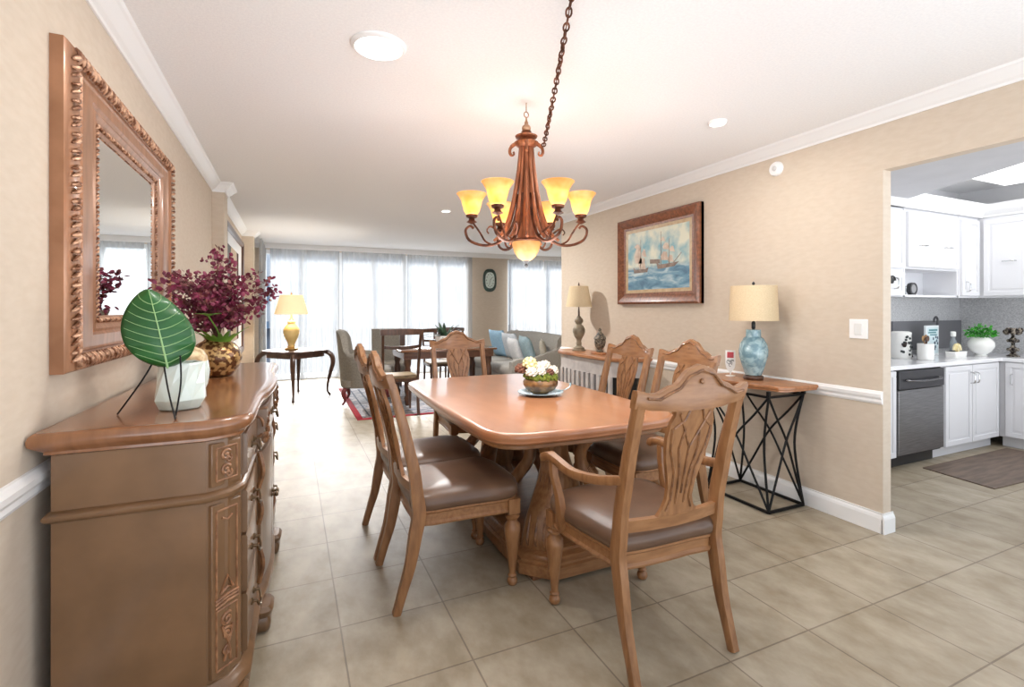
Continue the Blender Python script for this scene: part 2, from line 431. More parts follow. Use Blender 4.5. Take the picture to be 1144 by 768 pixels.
# painting of ships
pt = thing('framed_painting', 'framed seascape painting of sailing ships on the right wall', 'painting', (RX, 3.70, 1.375), R(180))
pw, ph = 1.14, .86
gold = noisy('gilt_slip', sr(196,170,132), sr(176,148,110), 20, .4)
frm = noisy('reddish_walnut', sr(142,86,56), sr(104,60,38), 8, .35, (1,6,6), 5, coat=.3)
ring(MB(), [(0,0),(0,.05),(.18,.062),(.5,.05),(.8,.03),(1,.026),(1,0)], .11,.11,.11,.11, pw, ph).obj('frame', frm, pt, angle=20)
ring(MB(), [(0,.0),(0,.03),(1,.022),(1,0)], .142,.142,.142,.142, pw, ph).obj('slip', gold, pt, smooth=False)
def sea_mat():
    m = mat('painted_seascape', (.5,.6,.7), .5); nt = m.node_tree; N = nt.nodes; L = nt.links; b = N['Principled BSDF']
    tc = N.new('ShaderNodeTexCoord'); sp = N.new('ShaderNodeSeparateXYZ'); L.new(tc.outputs['Object'], sp.inputs[0])
    mp = N.new('ShaderNodeMapping'); mp.inputs['Scale'].default_value = (1,3,3); L.new(tc.outputs['Object'], mp.inputs[0])
    n1 = N.new('ShaderNodeTexNoise'); n1.inputs['Scale'].default_value = 1.6; n1.inputs['Detail'].default_value = 6; L.new(mp.outputs[0], n1.inputs[0])
    sky = N.new('ShaderNodeValToRGB'); e = sky.color_ramp.elements
    e[0].position = .36; e[0].color = (*sr(112,164,178),1); e[1].position = .58; e[1].color = (*sr(216,216,196),1)
    L.new(n1.outputs[0], sky.inputs[0])
    mp2 = N.new('ShaderNodeMapping'); mp2.inputs['Scale'].default_value = (1,3,9); mp2.inputs['Rotation'].default_value = (.25,0,0); L.new(tc.outputs['Object'], mp2.inputs[0])
    n2 = N.new('ShaderNodeTexNoise'); n2.inputs['Scale'].default_value = 1.7; n2.inputs['Detail'].default_value = 5; n2.inputs['Distortion'].default_value = .8; L.new(mp2.outputs[0], n2.inputs[0])
    sea = N.new('ShaderNodeValToRGB'); e = sea.color_ramp.elements
    e[0].position = .34; e[0].color = (*sr(74,112,136),1); e[1].position = .70; e[1].color = (*sr(190,206,208),1)
    x = sea.color_ramp.elements.new(.5); x.color = (*sr(104,146,168),1)
    L.new(n2.outputs[0], sea.inputs[0])
    mr = N.new('ShaderNodeMapRange'); mr.inputs[1].default_value = .34; mr.inputs[2].default_value = .38; L.new(sp.outputs['Z'], mr.inputs[0])
    mx = N.new('ShaderNodeMix'); mx.data_type = 'RGBA'; L.new(mr.outputs[0], mx.inputs[0]); L.new(sea.outputs[0], mx.inputs[6]); L.new(sky.outputs[0], mx.inputs[7])
    L.new(mx.outputs[2], b.inputs['Base Color']); return m
cv = MB().box(.012,.020,-pw/2+.14,pw/2-.14,.14,ph-.14).obj('canvas', sea_mat(), pt, smooth=False)
# painted ships: thin paint relief on the canvas  (local +y = left in the photo's view)
sail_m = noisy('painted_sail', sr(214,198,180), sr(190,166,148), 20, .6); hull_m = noisy('painted_hull', sr(150,132,118), sr(116,100,90), 20, .6)
def paint(name, polys, m_):
    m = MB()
    for P in polys: m.loft([[(.0195,y,z) for y,z in P], [(.0215,y,z) for y,z in P]])
    return m.obj(name, m_, cv, smooth=False)
def sail(cx, cz, w, h, b=.015): return [(cx+w/2,cz),(cx-w/2,cz+.01),(cx-w/2-b,cz+h*.5),(cx-w/2+.02,cz+h),(cx+w/2-.02,cz+h-.01),(cx+w/2-b,cz+h*.5)]
S = 1  # painted on: left ship at y negative-> view left
paint('painted_sails', [sail(-.26,.40,.11,.16), sail(-.20,.34,.10,.12), sail(-.27,.55,.08,.05), sail(-.17,.46,.06,.08),
                        sail(.12,.40,.09,.09), sail(.14,.50,.08,.07), sail(.20,.38,.07,.07), sail(.22,.47,.06,.06), sail(.10,.58,.05,.05)], sail_m)
paint('painted_hulls', [[(-.33,.31),(-.13,.31),(-.11,.36),(-.15,.345),(-.31,.345),(-.34,.37)], [(.02,.33),(.24,.34),(.30,.38),(.22,.375),(.05,.37),(.0,.39)],
                        [(.060,.33),(.068,.33),(.066,.68),(.062,.68)], [(.17,.35),(.176,.35),(.176,.60),(.172,.60)], [(-.232,.34),(-.224,.34),(-.226,.64),(-.23,.64)],
                        [(.22,.372),(.33,.46),(.333,.456),(.23,.37)], [(-.09,.39),(.05,.38),(.05,.42),(-.09,.43)]], hull_m)

# round detector and light switch
dt = thing('smoke_detector', 'small round white detector high on the right wall', 'smoke detector', (RX, 2.445, 2.335))
Mx = Matrix.Rotation(R(-90), 4, 'Y')
MB().lathe([(.052,0),(.052,.012),(.046,.022),(.03,.026),(.0005,.026)], 32, M=Mx).obj('housing', white_m, dt)
MB().lathe([(.018,.024),(.018,.03),(.015,.032),(.0005,.032)], 20, M=Mx).obj('sensor', mat('pale_grey', (.6,.6,.6), .4), dt)
st = thing('light_switch', 'white square rocker light switch beside the kitchen opening', 'light switch', (RX, 1.885, 1.205))
MB().box(-.007,0,-.055,.055,-.06,.06).obj('plate', white_m, st, bevel=.003)
MB().box(-.012,-.006,-.022,.022,-.035,.035).obj('rocker', mat('switch_rocker', sr(226,226,224), .3), st, bevel=.002)

# oval clock on the far wall between the curtains
ct = thing('wall_clock', 'small oval dark green framed clock on the far beige wall', 'clock', (3.99, BY, 1.95))
def oval(rx, rz, n=40): return [(rx*math.copysign(abs(cos(2*pi*k/n))**.75,cos(2*pi*k/n)), rz*math.copysign(abs(sin(2*pi*k/n))**.75,sin(2*pi*k/n))) for k in range(n)]
green_d = noisy('verdigris_frame', sr(60,84,78), sr(40,58,54), 12, .4)
MB().loft([[(x*k,-y,z*k) for x,z in oval(.155,.25)] for k,y in ((1,0),(1,.03),(.88,.05),(.70,.03),(.66,.02))]).obj('frame', green_d, ct)
face_m = mat('clock_face', sr(222,236,230), .3)
MB().loft([[(x,-y,z) for x,z in oval(.108,.175)] for y in (.015,.032)]).obj('dial', face_m, ct)
m = MB()
for k in range(12):
    a = 2*pi*k/12; m.box(-.005,.005,-.036,-.032,-.012,.012, M=Matrix.Translation((.082*sin(a),0,.14*cos(a))))
m.obj('hour_marks', black_p, ct)
m = MB(); m.bar([(0,-.038,0),(.045,-.038,.06)], .008,.003,(1,0,0)); m.bar([(0,-.038,0),(-.02,-.038,-.10)], .006,.003,(1,0,0)); m.obj('hands', black_p, ct)

# ------------------------------------------------------------------ dining chairs
BZ = [0,.2,.42,.6,.8,1.04]; BYY = [-.335,-.275,-.235,-.255,-.30,-.365]
def backy(z):
    for i in range(len(BZ)-1):
        if z <= BZ[i+1]:
            t = (z-BZ[i])/(BZ[i+1]-BZ[i]); return BYY[i]+(BYY[i+1]-BYY[i])*t
    return BYY[-1]
def curved_panel(m, rows, thick, curve=.03, half=.24, lift=0):
    """rows: [(z, halfwidth)] lofted as a plate that follows the back's rake and concave curve"""
    secs = []
    for z, w in rows:
        q = []
        xs = [-w, -w*.5, 0, w*.5, w]
        for x in xs: q.append((x, backy(z)-curve*(1-(x/half)**2)+thick/2+lift, z))
        for x in reversed(xs): q.append((x, backy(z)-curve*(1-(x/half)**2)-thick/2+lift, z))
        secs.append(q)
    m.loft(secs)
def make_chair(arms=False):
    t = thing('dining_armchair' if arms else 'dining_chair', 'x', 'chair', (0,0,0))
    xb = .235 if not arms else .24; xf = .225 if not arms else .25
    # seat
    pts = [(-xb+.01,-.235),(-.1,-.25),(.1,-.25),(xb-.01,-.235),(xf+.015,.0),(xf+.025,.17),(xf+.0,.235),(xf-.05,.262),(.1,.278),(-.1,.278),(-xf+.05,.262),(-xf,.235),(-xf-.025,.17),(-xf-.015,0)]
    pts = [tuple(p)[:2] for p in smoothpath([(a,b,0) for a,b in pts+[pts[0]]], 3)][:-1]
    MB().stack(pts, [(-.004,.425),(.006,.437),(.009,.458),(.002,.480),(-.02,.496),(-.06,.506),(-.12,.512),(-.18,.514)]).obj('seat', seat_m, t, angle=80)
    MB().stack(pts, [(-.012,.360),(-.004,.360),(-.001,.369),(-.010,.378),(-.010,.410),(-.002,.418),(-.002,.427),(-.03,.428)]).obj('seat_frame', wood_h, t)
    # rear legs running up into the back posts
    for s in (-1, 1):
        path = smoothpath([(s*(xb-.005),backy(z)+(0 if z > .1 else -.0),z) for z in (0,.1,.2,.33,.42,.5,.6,.7,.8,.9,1.0)], 3)
        n = len(path); wx = [.036+.006*min(1,i/8) for i in range(n)]
        wd = [lerp([0,.42,.6,1.0],[.034,.058,.05,.036], p.z) for p in path]
        MB().bar(path, wx, wd).obj('back_post', wood, t)
    # front legs, turned
    prof = [(r_*1.22,z_) for r_,z_ in [(.012,0),(.017,.004),(.021,.018),(.019,.032),(.012,.04),(.018,.048),(.013,.056),(.014,.075),(.02,.14),(.028,.22),(.033,.265),(.032,.29),(.022,.305),(.017,.315),(.027,.325),(.029,.335),(.02,.343),(.024,.35),(.024,.36)]]
    for s in (-1, 1):
        m = MB(); M = Matrix.Translation((s*xf*.985, .222, 0))
        m.lathe(prof, 18, M=M); m.box(-.029,.029,-.029,.029,.350,.42, M=M)
        m.obj('front_leg', wood, t)
    # crest rail
    def ztop(x):
        a = abs(x); return lerp([0,.045,.12,.19,.262],[1.132,1.118,1.062,1.036,1.05], a)
    def zbot(x):
        a = abs(x); return lerp([0,.10,.18,.262],[.968,.968,.976,.985], a)
    m = MB(); secs = []
    for i in range(33):
        x = -xb-.022+(2*xb+.044)*i/32; a, b = zbot(x), ztop(x); y = -.365-.03*(1-(x/.262)**2)
        th = .0165
        yb = y+.012
        secs.append([(x,yb+th,a),(x,y+th,b-.012),(x,y+th-.006,b),(x,y-th+.006,b),(x,y-th,b-.012),(x,yb-th+.006,a)])
    m.loft(secs); cr = m.obj('crest_rail', wood_h, t, angle=50)
    m = MB()
    for s in (-1, 1):   # raised bead along the crest
        for f in (1,-1):
            m.tube([(s*x, -.365-.03*(1-(x/.262)**2)+f*.0175, ztop(x)-.020) for x in (0,.03,.06,.10,.14,.18,.225)], .0055, 6)
    m.ball((0,-.395+.0165,1.072), (.010,.006,.010)); m.ball((0,-.395-.0165,1.072), (.010,.006,.010))
    m.obj('crest_carving', carve_m, cr)
    # splat
    rows = [(.545,.100),(.565,.088),(.585,.074),(.62,.062),(.67,.064),(.72,.076),(.77,.090),(.82,.101),(.87,.107),(.92,.102),(.95,.088),(.975,.094)]
    m = MB(); curved_panel(m, rows, .016); sp = m.obj('splat', wood, t, angle=60)
    m = MB()
    def rib(pts, f):
        m.tube([(x, backy(z)-.03*(1-(x/.24)**2)+f*.009, z) for x, z in pts], .0048, 5)
    for f in (1, -1):
        for s in (-1, 1):
            rib([(s*.070,.955),(s*.035,.89),(s*.004,.83)], f); rib([(s*.03,.965),(s*.045,.93),(s*.085,.90)], f)
            rib([(s*.092,.90),(s*.082,.82),(s*.050,.73),(s*.044,.62),(s*.06,.575)], f)
            rib([(s*.035,.89),(s*.046,.82),(s*.024,.72),(s*.020,.60)], f)
        rib([(0,.83),(0,.76),(0,.64)], f)
    m.obj('splat_carving', carve_m, sp)
    m = MB(); curved_panel(m, [(.51,xb-.01),(.555,xb-.01)], .024, .028); m.obj('lower_rail', wood_h, t)
    if arms:
        for s in (-1, 1):
            pth = smoothpath([(s*(xb+.0),-.275,.712),(s*.275,-.16,.683),(s*.297,-.02,.668),(s*.302,.09,.682),(s*.300,.165,.688),(s*.298,.205,.675),(s*.298,.215,.655)], 5)
            n = len(pth); a = MB().bar(pth, [.036+.018*math.exp(-((i-n*.8)/6)**2) for i in range(n)], [.032]*(n-6)+[.034,.036,.036,.034,.028,.014]).obj('armrest', wood, t, angle=50)
            pth = smoothpath([(s*(xf+.012),.135,.385),(s*.282,.10,.45),(s*.285,.115,.53),(s*.295,.14,.61),(s*.298,.145,.67)], 5)
            n = len(pth); MB().bar(pth, .034, [.062-.030*min(1,i/(n*.55)) for i in range(n)]).obj('arm_support', wood, t, angle=50)
    return t
grp = 'dining chairs around the oak table'
ch = make_chair()
CH = [(.755,2.385,R(-90),'dining chair at near left of oak table, nearest the sideboard front'),
      (.755,2.905,R(-90),'dining chair at far left of oak table, behind the near left one'),
      (1.985,2.44,R(90),'dining chair at near right of oak table, beside the blue lamp table'),
      (1.985,3.04,R(90),'dining chair at far right of oak table, below the ship painting'),
      (1.385,3.91,R(180),'dining chair at the far head of the oak table, facing the viewer')]
ch.location = CH[0][:2]+(0,); ch.rotation_euler.z = CH[0][2]; ch['label'] = CH[0][3]; ch['group'] = grp
for x, y, rz, lab in CH[1:]: dup(ch, (x,y,0), rz, lab)
ac = make_chair(True); ac.location = (1.335,1.725,0); ac['label'] = 'oak dining armchair with carved splat in the foreground, back to the viewer'

# ------------------------------------------------------------------ dining table
tt = thing('dining_table', 'large honey oak dining table with rounded corners and double pedestal base', 'table', (1.38,2.965,0))
out = []
hw, hl, r = .56, .965, .20
for cx, cy, a0 in ((hw-r,-hl+r,-90),(hw-r,hl-r,0),(-hw+r,hl-r,90),(-hw+r,-hl+r,180)):
    for k in range(9):
        a = R(a0+90*k/8); out.append((cx+r*cos(a), cy+r*sin(a)))
    # gentle bow of the following side
    n0 = out[-1]; nx = {-90:(hw+.0,hl-r), 0:(-hw+r,hl), 90:(-hw,-hl+r), 180:(hw-r,-hl)}[a0]
    for k in range(1, 8):
        t_ = k/8; bx = n0[0]+(nx[0]-n0[0])*t_; by = n0[1]+(nx[1]-n0[1])*t_; bow = .018*sin(pi*t_)
        if a0 == -90: bx += bow
        elif a0 == 0: by += bow
        elif a0 == 90: bx -= bow
        else: by -= bow
        out.append((bx,by))
MB().stack(out, [(-.03,.705),(-.012,.708),(-.004,.716),(-.004,.726),(.0,.732),(.0,.748),(-.005,.756),(-.012,.7605),(-.028,.7605)]).obj('tabletop', table_top_m, tt, angle=35)
MB().stack(out, [(-.075,.668),(-.055,.668),(-.048,.675),(-.048,.69),(-.035,.696),(-.03,.706)]).obj('apron', wood_h, tt)
def octo(x0,x1,y0,y1,c): return [(x0+c,y0),(x1-c,y0),(x1,y0+c),(x1,y1-c),(x1-c,y1),(x0+c,y1),(x0,y1-c),(x0,y0+c)]
MB().stack(octo(-.35,.35,-.895,.70,.13), [(-.004,.02),(0,.022),(0,.075),(-.012,.082),(-.012,.094),(-.022,.098),(-.03,.112),(-.045,.122),(-.045,.136),(-.06,.14)]).obj('plinth', wood_h, tt)
for s in (-1,1):
    for q in (-1,1):
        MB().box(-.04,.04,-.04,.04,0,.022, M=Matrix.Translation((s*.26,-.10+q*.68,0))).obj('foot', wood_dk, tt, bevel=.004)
for q in (-1, 1):
    cy = -.10+q*.40
    m = MB().lathe([(.13,.138),(.13,.16),(.10,.18),(.085,.22),(.10,.28),(.105,.36),(.085,.44),(.065,.52),(.075,.58),(.11,.62),(.12,.668)], 8, M=Matrix.Translation((0,cy,0)))
    p = m.obj('pedestal', wood, tt, angle=30)
    for k in range(4):
        a = R(45+90*k) ; d = Vector((cos(a)*1.0, sin(a)*1.05, 0))
        pth = smoothpath([V(0,cy,0)+d*rr+V(0,0,z) for rr,z in ((.33,.138),(.34,.19),(.30,.27),(.215,.36),(.155,.45),(.15,.53),(.20,.61),(.27,.668))], 4)
        n = len(pth)
        w_ = [.17-.09*min(1,i/(n*.6)) for i in range(n)]
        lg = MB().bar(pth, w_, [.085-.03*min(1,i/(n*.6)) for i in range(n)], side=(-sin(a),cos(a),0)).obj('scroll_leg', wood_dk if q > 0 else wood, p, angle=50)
        mm = MB()
        for o in (-.3,0,.3):
            mm.tube([pt+d*.042*(1-.35*i/n)+Vector((-sin(a),cos(a),0))*o*w_[i]*(1-.8*abs(i/n-.25)) for i, pt in enumerate(pth[1:int(n*.62)])], [.008*(1-.7*i/(n*.62)) for i in range(int(n*.62)-1)], 6)
        mm.obj('leaf_carving', carve_m, lg)

# centrepiece: plate, bowl, blossoms
pc = (1.515, 2.90)
pm = noisy('pale_blue_glaze', sr(176,200,206), sr(150,178,186), 10, .15, coat=.5)
pl = thing('plate', 'round pale blue glass plate under the flower bowl on the dining table', 'plate', (pc[0],pc[1],.7605))
MB().lathe([(.06,0),(.075,.003),(.105,.008),(.150,.018),(.152,.021),(.148,.022),(.10,.013),(.07,.008),(.001,.007)], 48).obj('dish', pm, pl)
m = MB(); m.tube(smoothpath([(.12,-.02,.018),(.155,-.045,.026),(.185,-.06,.045),(.195,-.055,.058)],4), [.004]*13, 6); m.ball((.198,-.053,.062),(.008,.008,.010)); m.obj('glass_stem', pm, pl)
bowl_m = noisy('mottled_brown_bowl', sr(150,112,68), sr(88,60,36), 22, .35, coat=.4)
bo = MB().lathe([(.035,.008),(.055,.010),(.092,.036),(.114,.075),(.117,.10),(.108,.122),(.103,.122),(.110,.10),(.106,.075),(.084,.042),(.05,.024),(.001,.022)], 36).obj('flower_bowl', bowl_m)
bo.location = (pc[0],pc[1],.7645); bo.scale = (1,1,.82); tag(bo, 'mottled brown bowl of moss and blossoms on the pale blue plate', 'bowl')
moss_m = noisy('moss', sr(122,130,44), sr(70,84,24), 40, .95, bump=.6, bscale=120)
rnd = random.Random(3); m = MB()
for i in range(150):
    a = rnd.random()*2*pi; rr = .108*math.sqrt(rnd.random()); m.ball((rr*cos(a),rr*sin(a),.122-.18*rr+rnd.random()*.026), .015, 6, 5)
mo = m.obj('moss', moss_m); mo.location = bo.location; tag(mo, 'green moss heaped inside the brown flower bowl', 'moss', kind='stuff')
petal_w = noisy('white_petals', sr(228,224,212), sr(200,190,170), 30, .7); petal_c = noisy('cream_petals', sr(228,216,168), sr(204,188,132), 30, .7); dried = noisy('dried_pod', sr(132,86,66), sr(90,56,44), 30, .8)
def blossom(loc, r, mt_, label, pet=24, seed=0):
    m = MB(); rd = random.Random(seed)
    m.ball((0,0,0), r*.62, 10, 8)
    for i in range(pet):
        z = 1-1.5*(i+.5)/pet; a = i*2.399; q = math.sqrt(max(0,1-z*z)); c = Vector((q*cos(a),q*sin(a),z))
        M = Matrix.Translation(c*r*.74) @ c.to_track_quat('Z','Y').to_matrix().to_4x4()
        m.ball((0,0,0), (r*.36,r*.26,r*.30), 7, 5, M=M)
    o = m.obj('blossom', mt_, angle=180); o.location = loc; return tag(o, label, 'flower', 'blossoms in the centrepiece bowl')
bx, by, bz = pc[0], pc[1], .7605
for i, (dx,dy,dz,r,mm_,lab) in enumerate([
    (-.065,.03,.200,.052,petal_c,'large cream yellow blossom at the top left of the flower bowl'),
    (-.085,-.035,.152,.040,petal_w,'white blossom at the left rim of the bowl, below the cream one'),
    (-.028,-.062,.156,.034,petal_w,'white blossom at the middle front of the flower bowl'),
    (.0,-.008,.182,.040,petal_w,'white blossom in the centre of the flower bowl'),
    (.052,.035,.180,.042,petal_w,'white blossom at the top right of the flower bowl'),
    (.084,-.020,.154,.038,petal_w,'white blossom at the right rim of the flower bowl'),
    (.040,-.060,.150,.028,dried,'small dark brown dried pod between the white blossoms'),
    (-.115,.065,.165,.042,dried,'brown dried pod behind the cream yellow blossom')]):
    blossom((bx+dx,by+dy,bz+dz), r, mm_, lab, seed=i)

# ------------------------------------------------------------------ sideboard
sb = thing('sideboard', 'long carved oak sideboard with serpentine top against the left wall', 'sideboard', (-.615,1.80,0), R(-1.6))
L = 1.74; D = .462
def outline(d, e, cant=.085):
    """body outline in local coords (x depth, y along wall), e = overhang"""
    P = [(0,-e),(d-cant,-e),(d-cant*.35,cant*.35-e*.6),(d,cant)]
    for t_ in (.18,.25,.30,.36,.5,.64,.70,.75,.82):
        b = .030*math.exp(-((t_-.5)/.17)**4); P.append((d+b, L*t_))
    P += [(d,L-cant),(d-cant*.35,L-cant*.35+e*.6),(d-cant,L+e),(0,L+e)]
    return P
def smooth_outline(P):
    q = [tuple(p)[:2] for p in smoothpath([(a,b,0) for a,b in P[1:-1]], 4)]
    return [P[0]]+q+[P[-1]]
topo = smooth_outline(outline(D+.0,.0))
MB().stack(topo, [(.004,.915),(.012,.92),(.012,.928),(.022,.936),(.030,.942),(.038,.95),(.040,.965),(.036,.977),(.028,.984),(.02,.985),(-.01,.985)]).obj('top', dress_top_m, sb, angle=40)
body = outline(D, .0)
MB().stack(body, [(0,.14),(0,.917)]).obj('body', dress_m, sb, smooth=False)
MB().stack(body, [(.0,.722),(.010,.726),(.016,.736),(.016,.744),(.008,.752),(0,.756)]).obj('waist_moulding', dress_m, sb)
MB().stack(body, [(.018,.055),(.024,.06),(.024,.105),(.030,.115),(.026,.128),(.014,.136),(.006,.15),(0,.155)]).obj('plinth', dress_m, sb)
for yy in (.03, L-.03, L*.30, L*.70):
    xx = D-.045 if yy in (.03, L-.03) else D+.005
    m = MB().stack(rrect(-.06,.06,-.055,.055,.02,3), [(-.012,0),(.0,.012),(.004,.04),(-.004,.06),(.008,.075),(.012,.09),(.0,.105)])
    o = m.obj('foot', dress_m, sb); o.location = (xx, yy, 0)
for yy in (.04, L-.04):
    o = MB().stack(rrect(-.03,.03,-.03,.03,.01,2), [(0,0),(0,.06)]).obj('foot', dress_m, sb, smooth=False); o.location = (.05, yy, 0)
# canted corner panels (frame + relief), near and far
cant = .085
def corner(yside):
    n = Vector((.28,-.96*(1 if yside == 0 else -1),0)).normalized()
    p0 = Vector((D-cant,0,0)); p1 = Vector((D,cant,0))
    if yside: p0 = Vector((D-cant,L,0)); p1 = Vector((D,L-cant,0))
    return p0, p1
def relief(m, M, pts, r): m.tube([M @ Vector(p) for p in pts], r, 6)
def spiral(cx, cz, r0, turns, s=1, a0=0, n=22):
    return [(cx+s*r0*(1-i/n*.85)*cos(a0+2*pi*turns*i/n), .004, cz+r0*(1-i/n*.85)*sin(a0+2*pi*turns*i/n)) for i in range(n+1)]
for side in (0,1):
    # the near cant is two facets: build the panels on the mean plane
    if side == 0: a = Vector((D-cant,0,0)); b = Vector((D-.004,cant*.98,0))
    else: a = Vector((D-.004,L-cant*.98,0)); b = Vector((D-cant,L,0))
    u = (b-a).normalized(); nn = Vector((u.y,-u.x,0)); wd = (b-a).length
    M = Matrix(((u.x,nn.x,0,a.x),(u.y,nn.y,0,a.y),(0,0,1,0),(0,0,0,1)))
    pan = MB()
    for z0,z1 in ((.768,.905),(.165,.712)):
        pan.box(.006,wd-.006,-.01,.016,z0,z1, M=M)
    pan = pan.obj('corner_panel', dress_m, sb, bevel=.003)
    m = MB(); w0, w1 = .022, wd-.022
    for z0,z1 in ((.785,.888),(.40,.69),(.185,.375)):
        for P in ([(w0,.017,z0),(w1,.017,z0)],[(w1,.017,z0),(w1,.017,z1)],[(w1,.017,z1),(w0,.017,z1)],[(w0,.017,z1),(w0,.017,z0)]): relief(m, M, P, .0035)
    M2 = M @ Matrix.Translation((0,.014,0)); c = wd/2
    for cz, rr in ((.862,.018),(.815,.018)):
        relief(m, M2, spiral(c-.004,cz,rr,1.3,1,.5), .0045); relief(m, M2, spiral(c+.006,cz-.014,rr*.7,1.2,-1,2), .004)
    relief(m, M2, [(c-.018,.004,.665),(c,.006,.655),(c+.018,.004,.665)], .004)
    for z in (.400,.388,.41): relief(m, M2, [(w0-.004,.003,z-.004),(c,.006,z+.006),(w1+.004,.003,z+.004)], .005)
    relief(m, M2, [(c-.022,.003,.425),(c,.006,.475),(c+.022,.003,.43),(c,.006,.44),(c-.022,.003,.425)], .005)
    for cz, rr, sg in ((.335,.022,1),(.29,.020,-1),(.235,.016,1)): relief(m, M2, spiral(c,cz,rr,1.4,sg,1.0), .0048)
    relief(m, M2, [(c-.018,.003,.32),(c+.004,.006,.26),(c+.012,.004,.20)], .005); relief(m, M2, [(c+.02,.003,.31),(c+.002,.006,.25),(c-.01,.004,.205)], .005)
    m.obj('corner_carving', dress_m if 0 else noisy('carved_%d' % side, sr(168,120,84), sr(120,80,52), 30, .4, coat=.2), pan)
# carved crest blocks under the top where the front swells, drawers and doors
def xf_(t_): return D+.030*math.exp(-((t_-.5)/.17)**4)
for t0 in (.285,.715):
    y = L*t0; x = xf_(t0)
    m = MB(); m.loft([[(x-.03,y-.035,z),(x+o,y-.035,z),(x+o,y+.035,z),(x-.03,y+.035,z)] for z,o in ((.16,.012),(.72,.012),(.76,.02),(.80,.034),(.86,.05),(.905,.056),(.918,.05))])
    pl_ = m.obj('pilaster', dress_m, sb)
    m = MB(); rd = random.Random(5)
    for k in range(26): m.ball((x+.03+.022*rd.random()+(.0), y-.032+.064*rd.random(), .79+.11*rd.random()), (.010,.009,.012), 6, 5)
    for sg in (-1,1): m.tube([(x+.02+.02*cos(a),y+sg*.036,.85+.04*sin(a)) for a in [i*.5 for i in range(12)]], .006, 6)
    m.tube(smoothpath([(x+.02,y,.74),(x+.035,y,.66),(x+.018,y,.58),(x+.03,y,.50),(x+.018,y,.44)],4), .011, 6)
    m.tube(smoothpath([(x+.02,y,.20),(x+.035,y,.28),(x+.018,y,.36)],4), .010, 6)
    m.obj('pilaster_carving', carve_m, pl_)
pull_m = mat('aged_brass_pull', sr(120,100,78), .35, .9)
def front_piece(name, t0, t1, z0, z1, hand):
    m = MB(); n = 8; secs = []
    for i in range(n+1):
        t_ = t0+(t1-t0)*i/n; x = xf_(t_); y = L*t_
        secs.append([(x-.01,y,z0),(x+.014,y,z0),(x+.018,y,z0+.008),(x+.018,y,z1-.008),(x+.014,y,z1),(x-.01,y,z1)])
    f = m.loft(secs).obj(name, dress_m, sb, angle=30)
    tm = (t0+t1)/2; x = xf_(tm)+.018; y = L*tm; zc = (z0+z1)/2
    h = MB()
    if hand == 'pull':
        for dy in (-.04,.04): h.lathe([(.012,0),(.012,.004),(.005,.008),(.005,.022),(.001,.024)], 10, M=Matrix.Translation((x,y+dy,zc)) @ Matrix.Rotation(R(90),4,'Y'))
        h.tube(smoothpath([(x+.02,y-.04,zc),(x+.026,y-.03,zc-.022),(x+.028,y,zc-.03),(x+.026,y+.03,zc-.022),(x+.02,y+.04,zc)],4), .0045, 6)
    else:
        h.lathe([(.014,0),(.014,.004),(.006,.008),(.006,.018),(.014,.024),(.010,.032),(.001,.034)], 12, M=Matrix.Translation((x,L*(t0+.012 if hand == 'l' else t1-.012),zc)) @ Matrix.Rotation(R(90),4,'Y'))
    h.obj('handle', pull_m, f)
for a, b in ((.065,.255),(.315,.685),(.745,.935)):
    front_piece('drawer', a, b, .768, .905, 'pull')
for a, b in ((.065,.255),(.745,.935)):
    front_piece('drawer', a, b, .57, .712, 'pull'); front_piece('drawer', a, b, .37, .56, 'pull'); front_piece('drawer', a, b, .165, .36, 'pull')
front_piece('door', .315, .497, .165, .712, 'r'); front_piece('door', .503, .685, .165, .712, 'l')

# ------------------------------------------------------------------ things on the sideboard
ZT = .985
# green leaf on black wire tripod
leaf_m = noisy('leaf_green', sr(30,100,40), sr(18,74,28), 7, .45, coat=.15); vein_m = mat('pale_vein', sr(150,190,130), .5)
lf = thing('leaf_ornament', 'big glossy green leaf on a black wire tripod at the front of the sideboard', 'leaf ornament', (-.385,1.93,ZT))
# leaf plane faces the camera: local frame
def leafpt(u, v, off=0):
    """u -1..1 across, v 0..1 from base to tip"""
    w = .098*max(0,math.sin(pi*min(1,v**.78)))**.66
    zz = .150+.262*v; xx = u*w
    yy = .02*abs(u)**1.5*1.2 - .03*sin(pi*v) + .05*v - off + .004*sin(v*36)*abs(u)
    return Vector((xx+.02-.05*v, yy, zz))
m = MB(); nu, nv = 12, 26; vs = []; fs = []
for j in range(nv+1):
    for i in range(nu+1): vs.append(leafpt(-1+2*i/nu, .012+.976*j/nv))
for j in range(nv):
    for i in range(nu): a = j*(nu+1)+i; fs.append((a,a+1,a+nu+2,a+nu+1))
Ml = Matrix.Rotation(R(14),4,'Z')
m.add(vs, fs, Ml); o = m.obj('leaf_blade', leaf_m, lf, angle=180); so = o.modifiers.new('solid','SOLIDIFY'); so.thickness = .003
m = MB(); m.tube([Ml @ leafpt(0,v,.004) for v in [.0+.98*i/16 for i in range(17)]], [.0035-.0025*i/16 for i in range(17)], 6)
for s in (-1,1):
    for k in range(8):
        v0 = .06+k*.105
        m.tube([Ml @ leafpt(s*u, min(.985, v0+.15*u**1.4), .002) for u in (0,.2,.4,.6,.8,.92)], [.0016,.0014,.0012,.001,.0008,.0005], 5)
m.obj('veins', vein_m, o)
for P in ([(-.015,.03,.19),(-.055,.03,.11),(-.125,.05,.002)], [(.012,-.005,.155),(.03,-.04,.08),(.06,-.105,.002)], [(.055,.0,.19),(.060,-.02,.10),(.052,-.055,.002)]):
    MB().tube(smoothpath(P,4), .0028, 6).obj('leg', iron, lf)
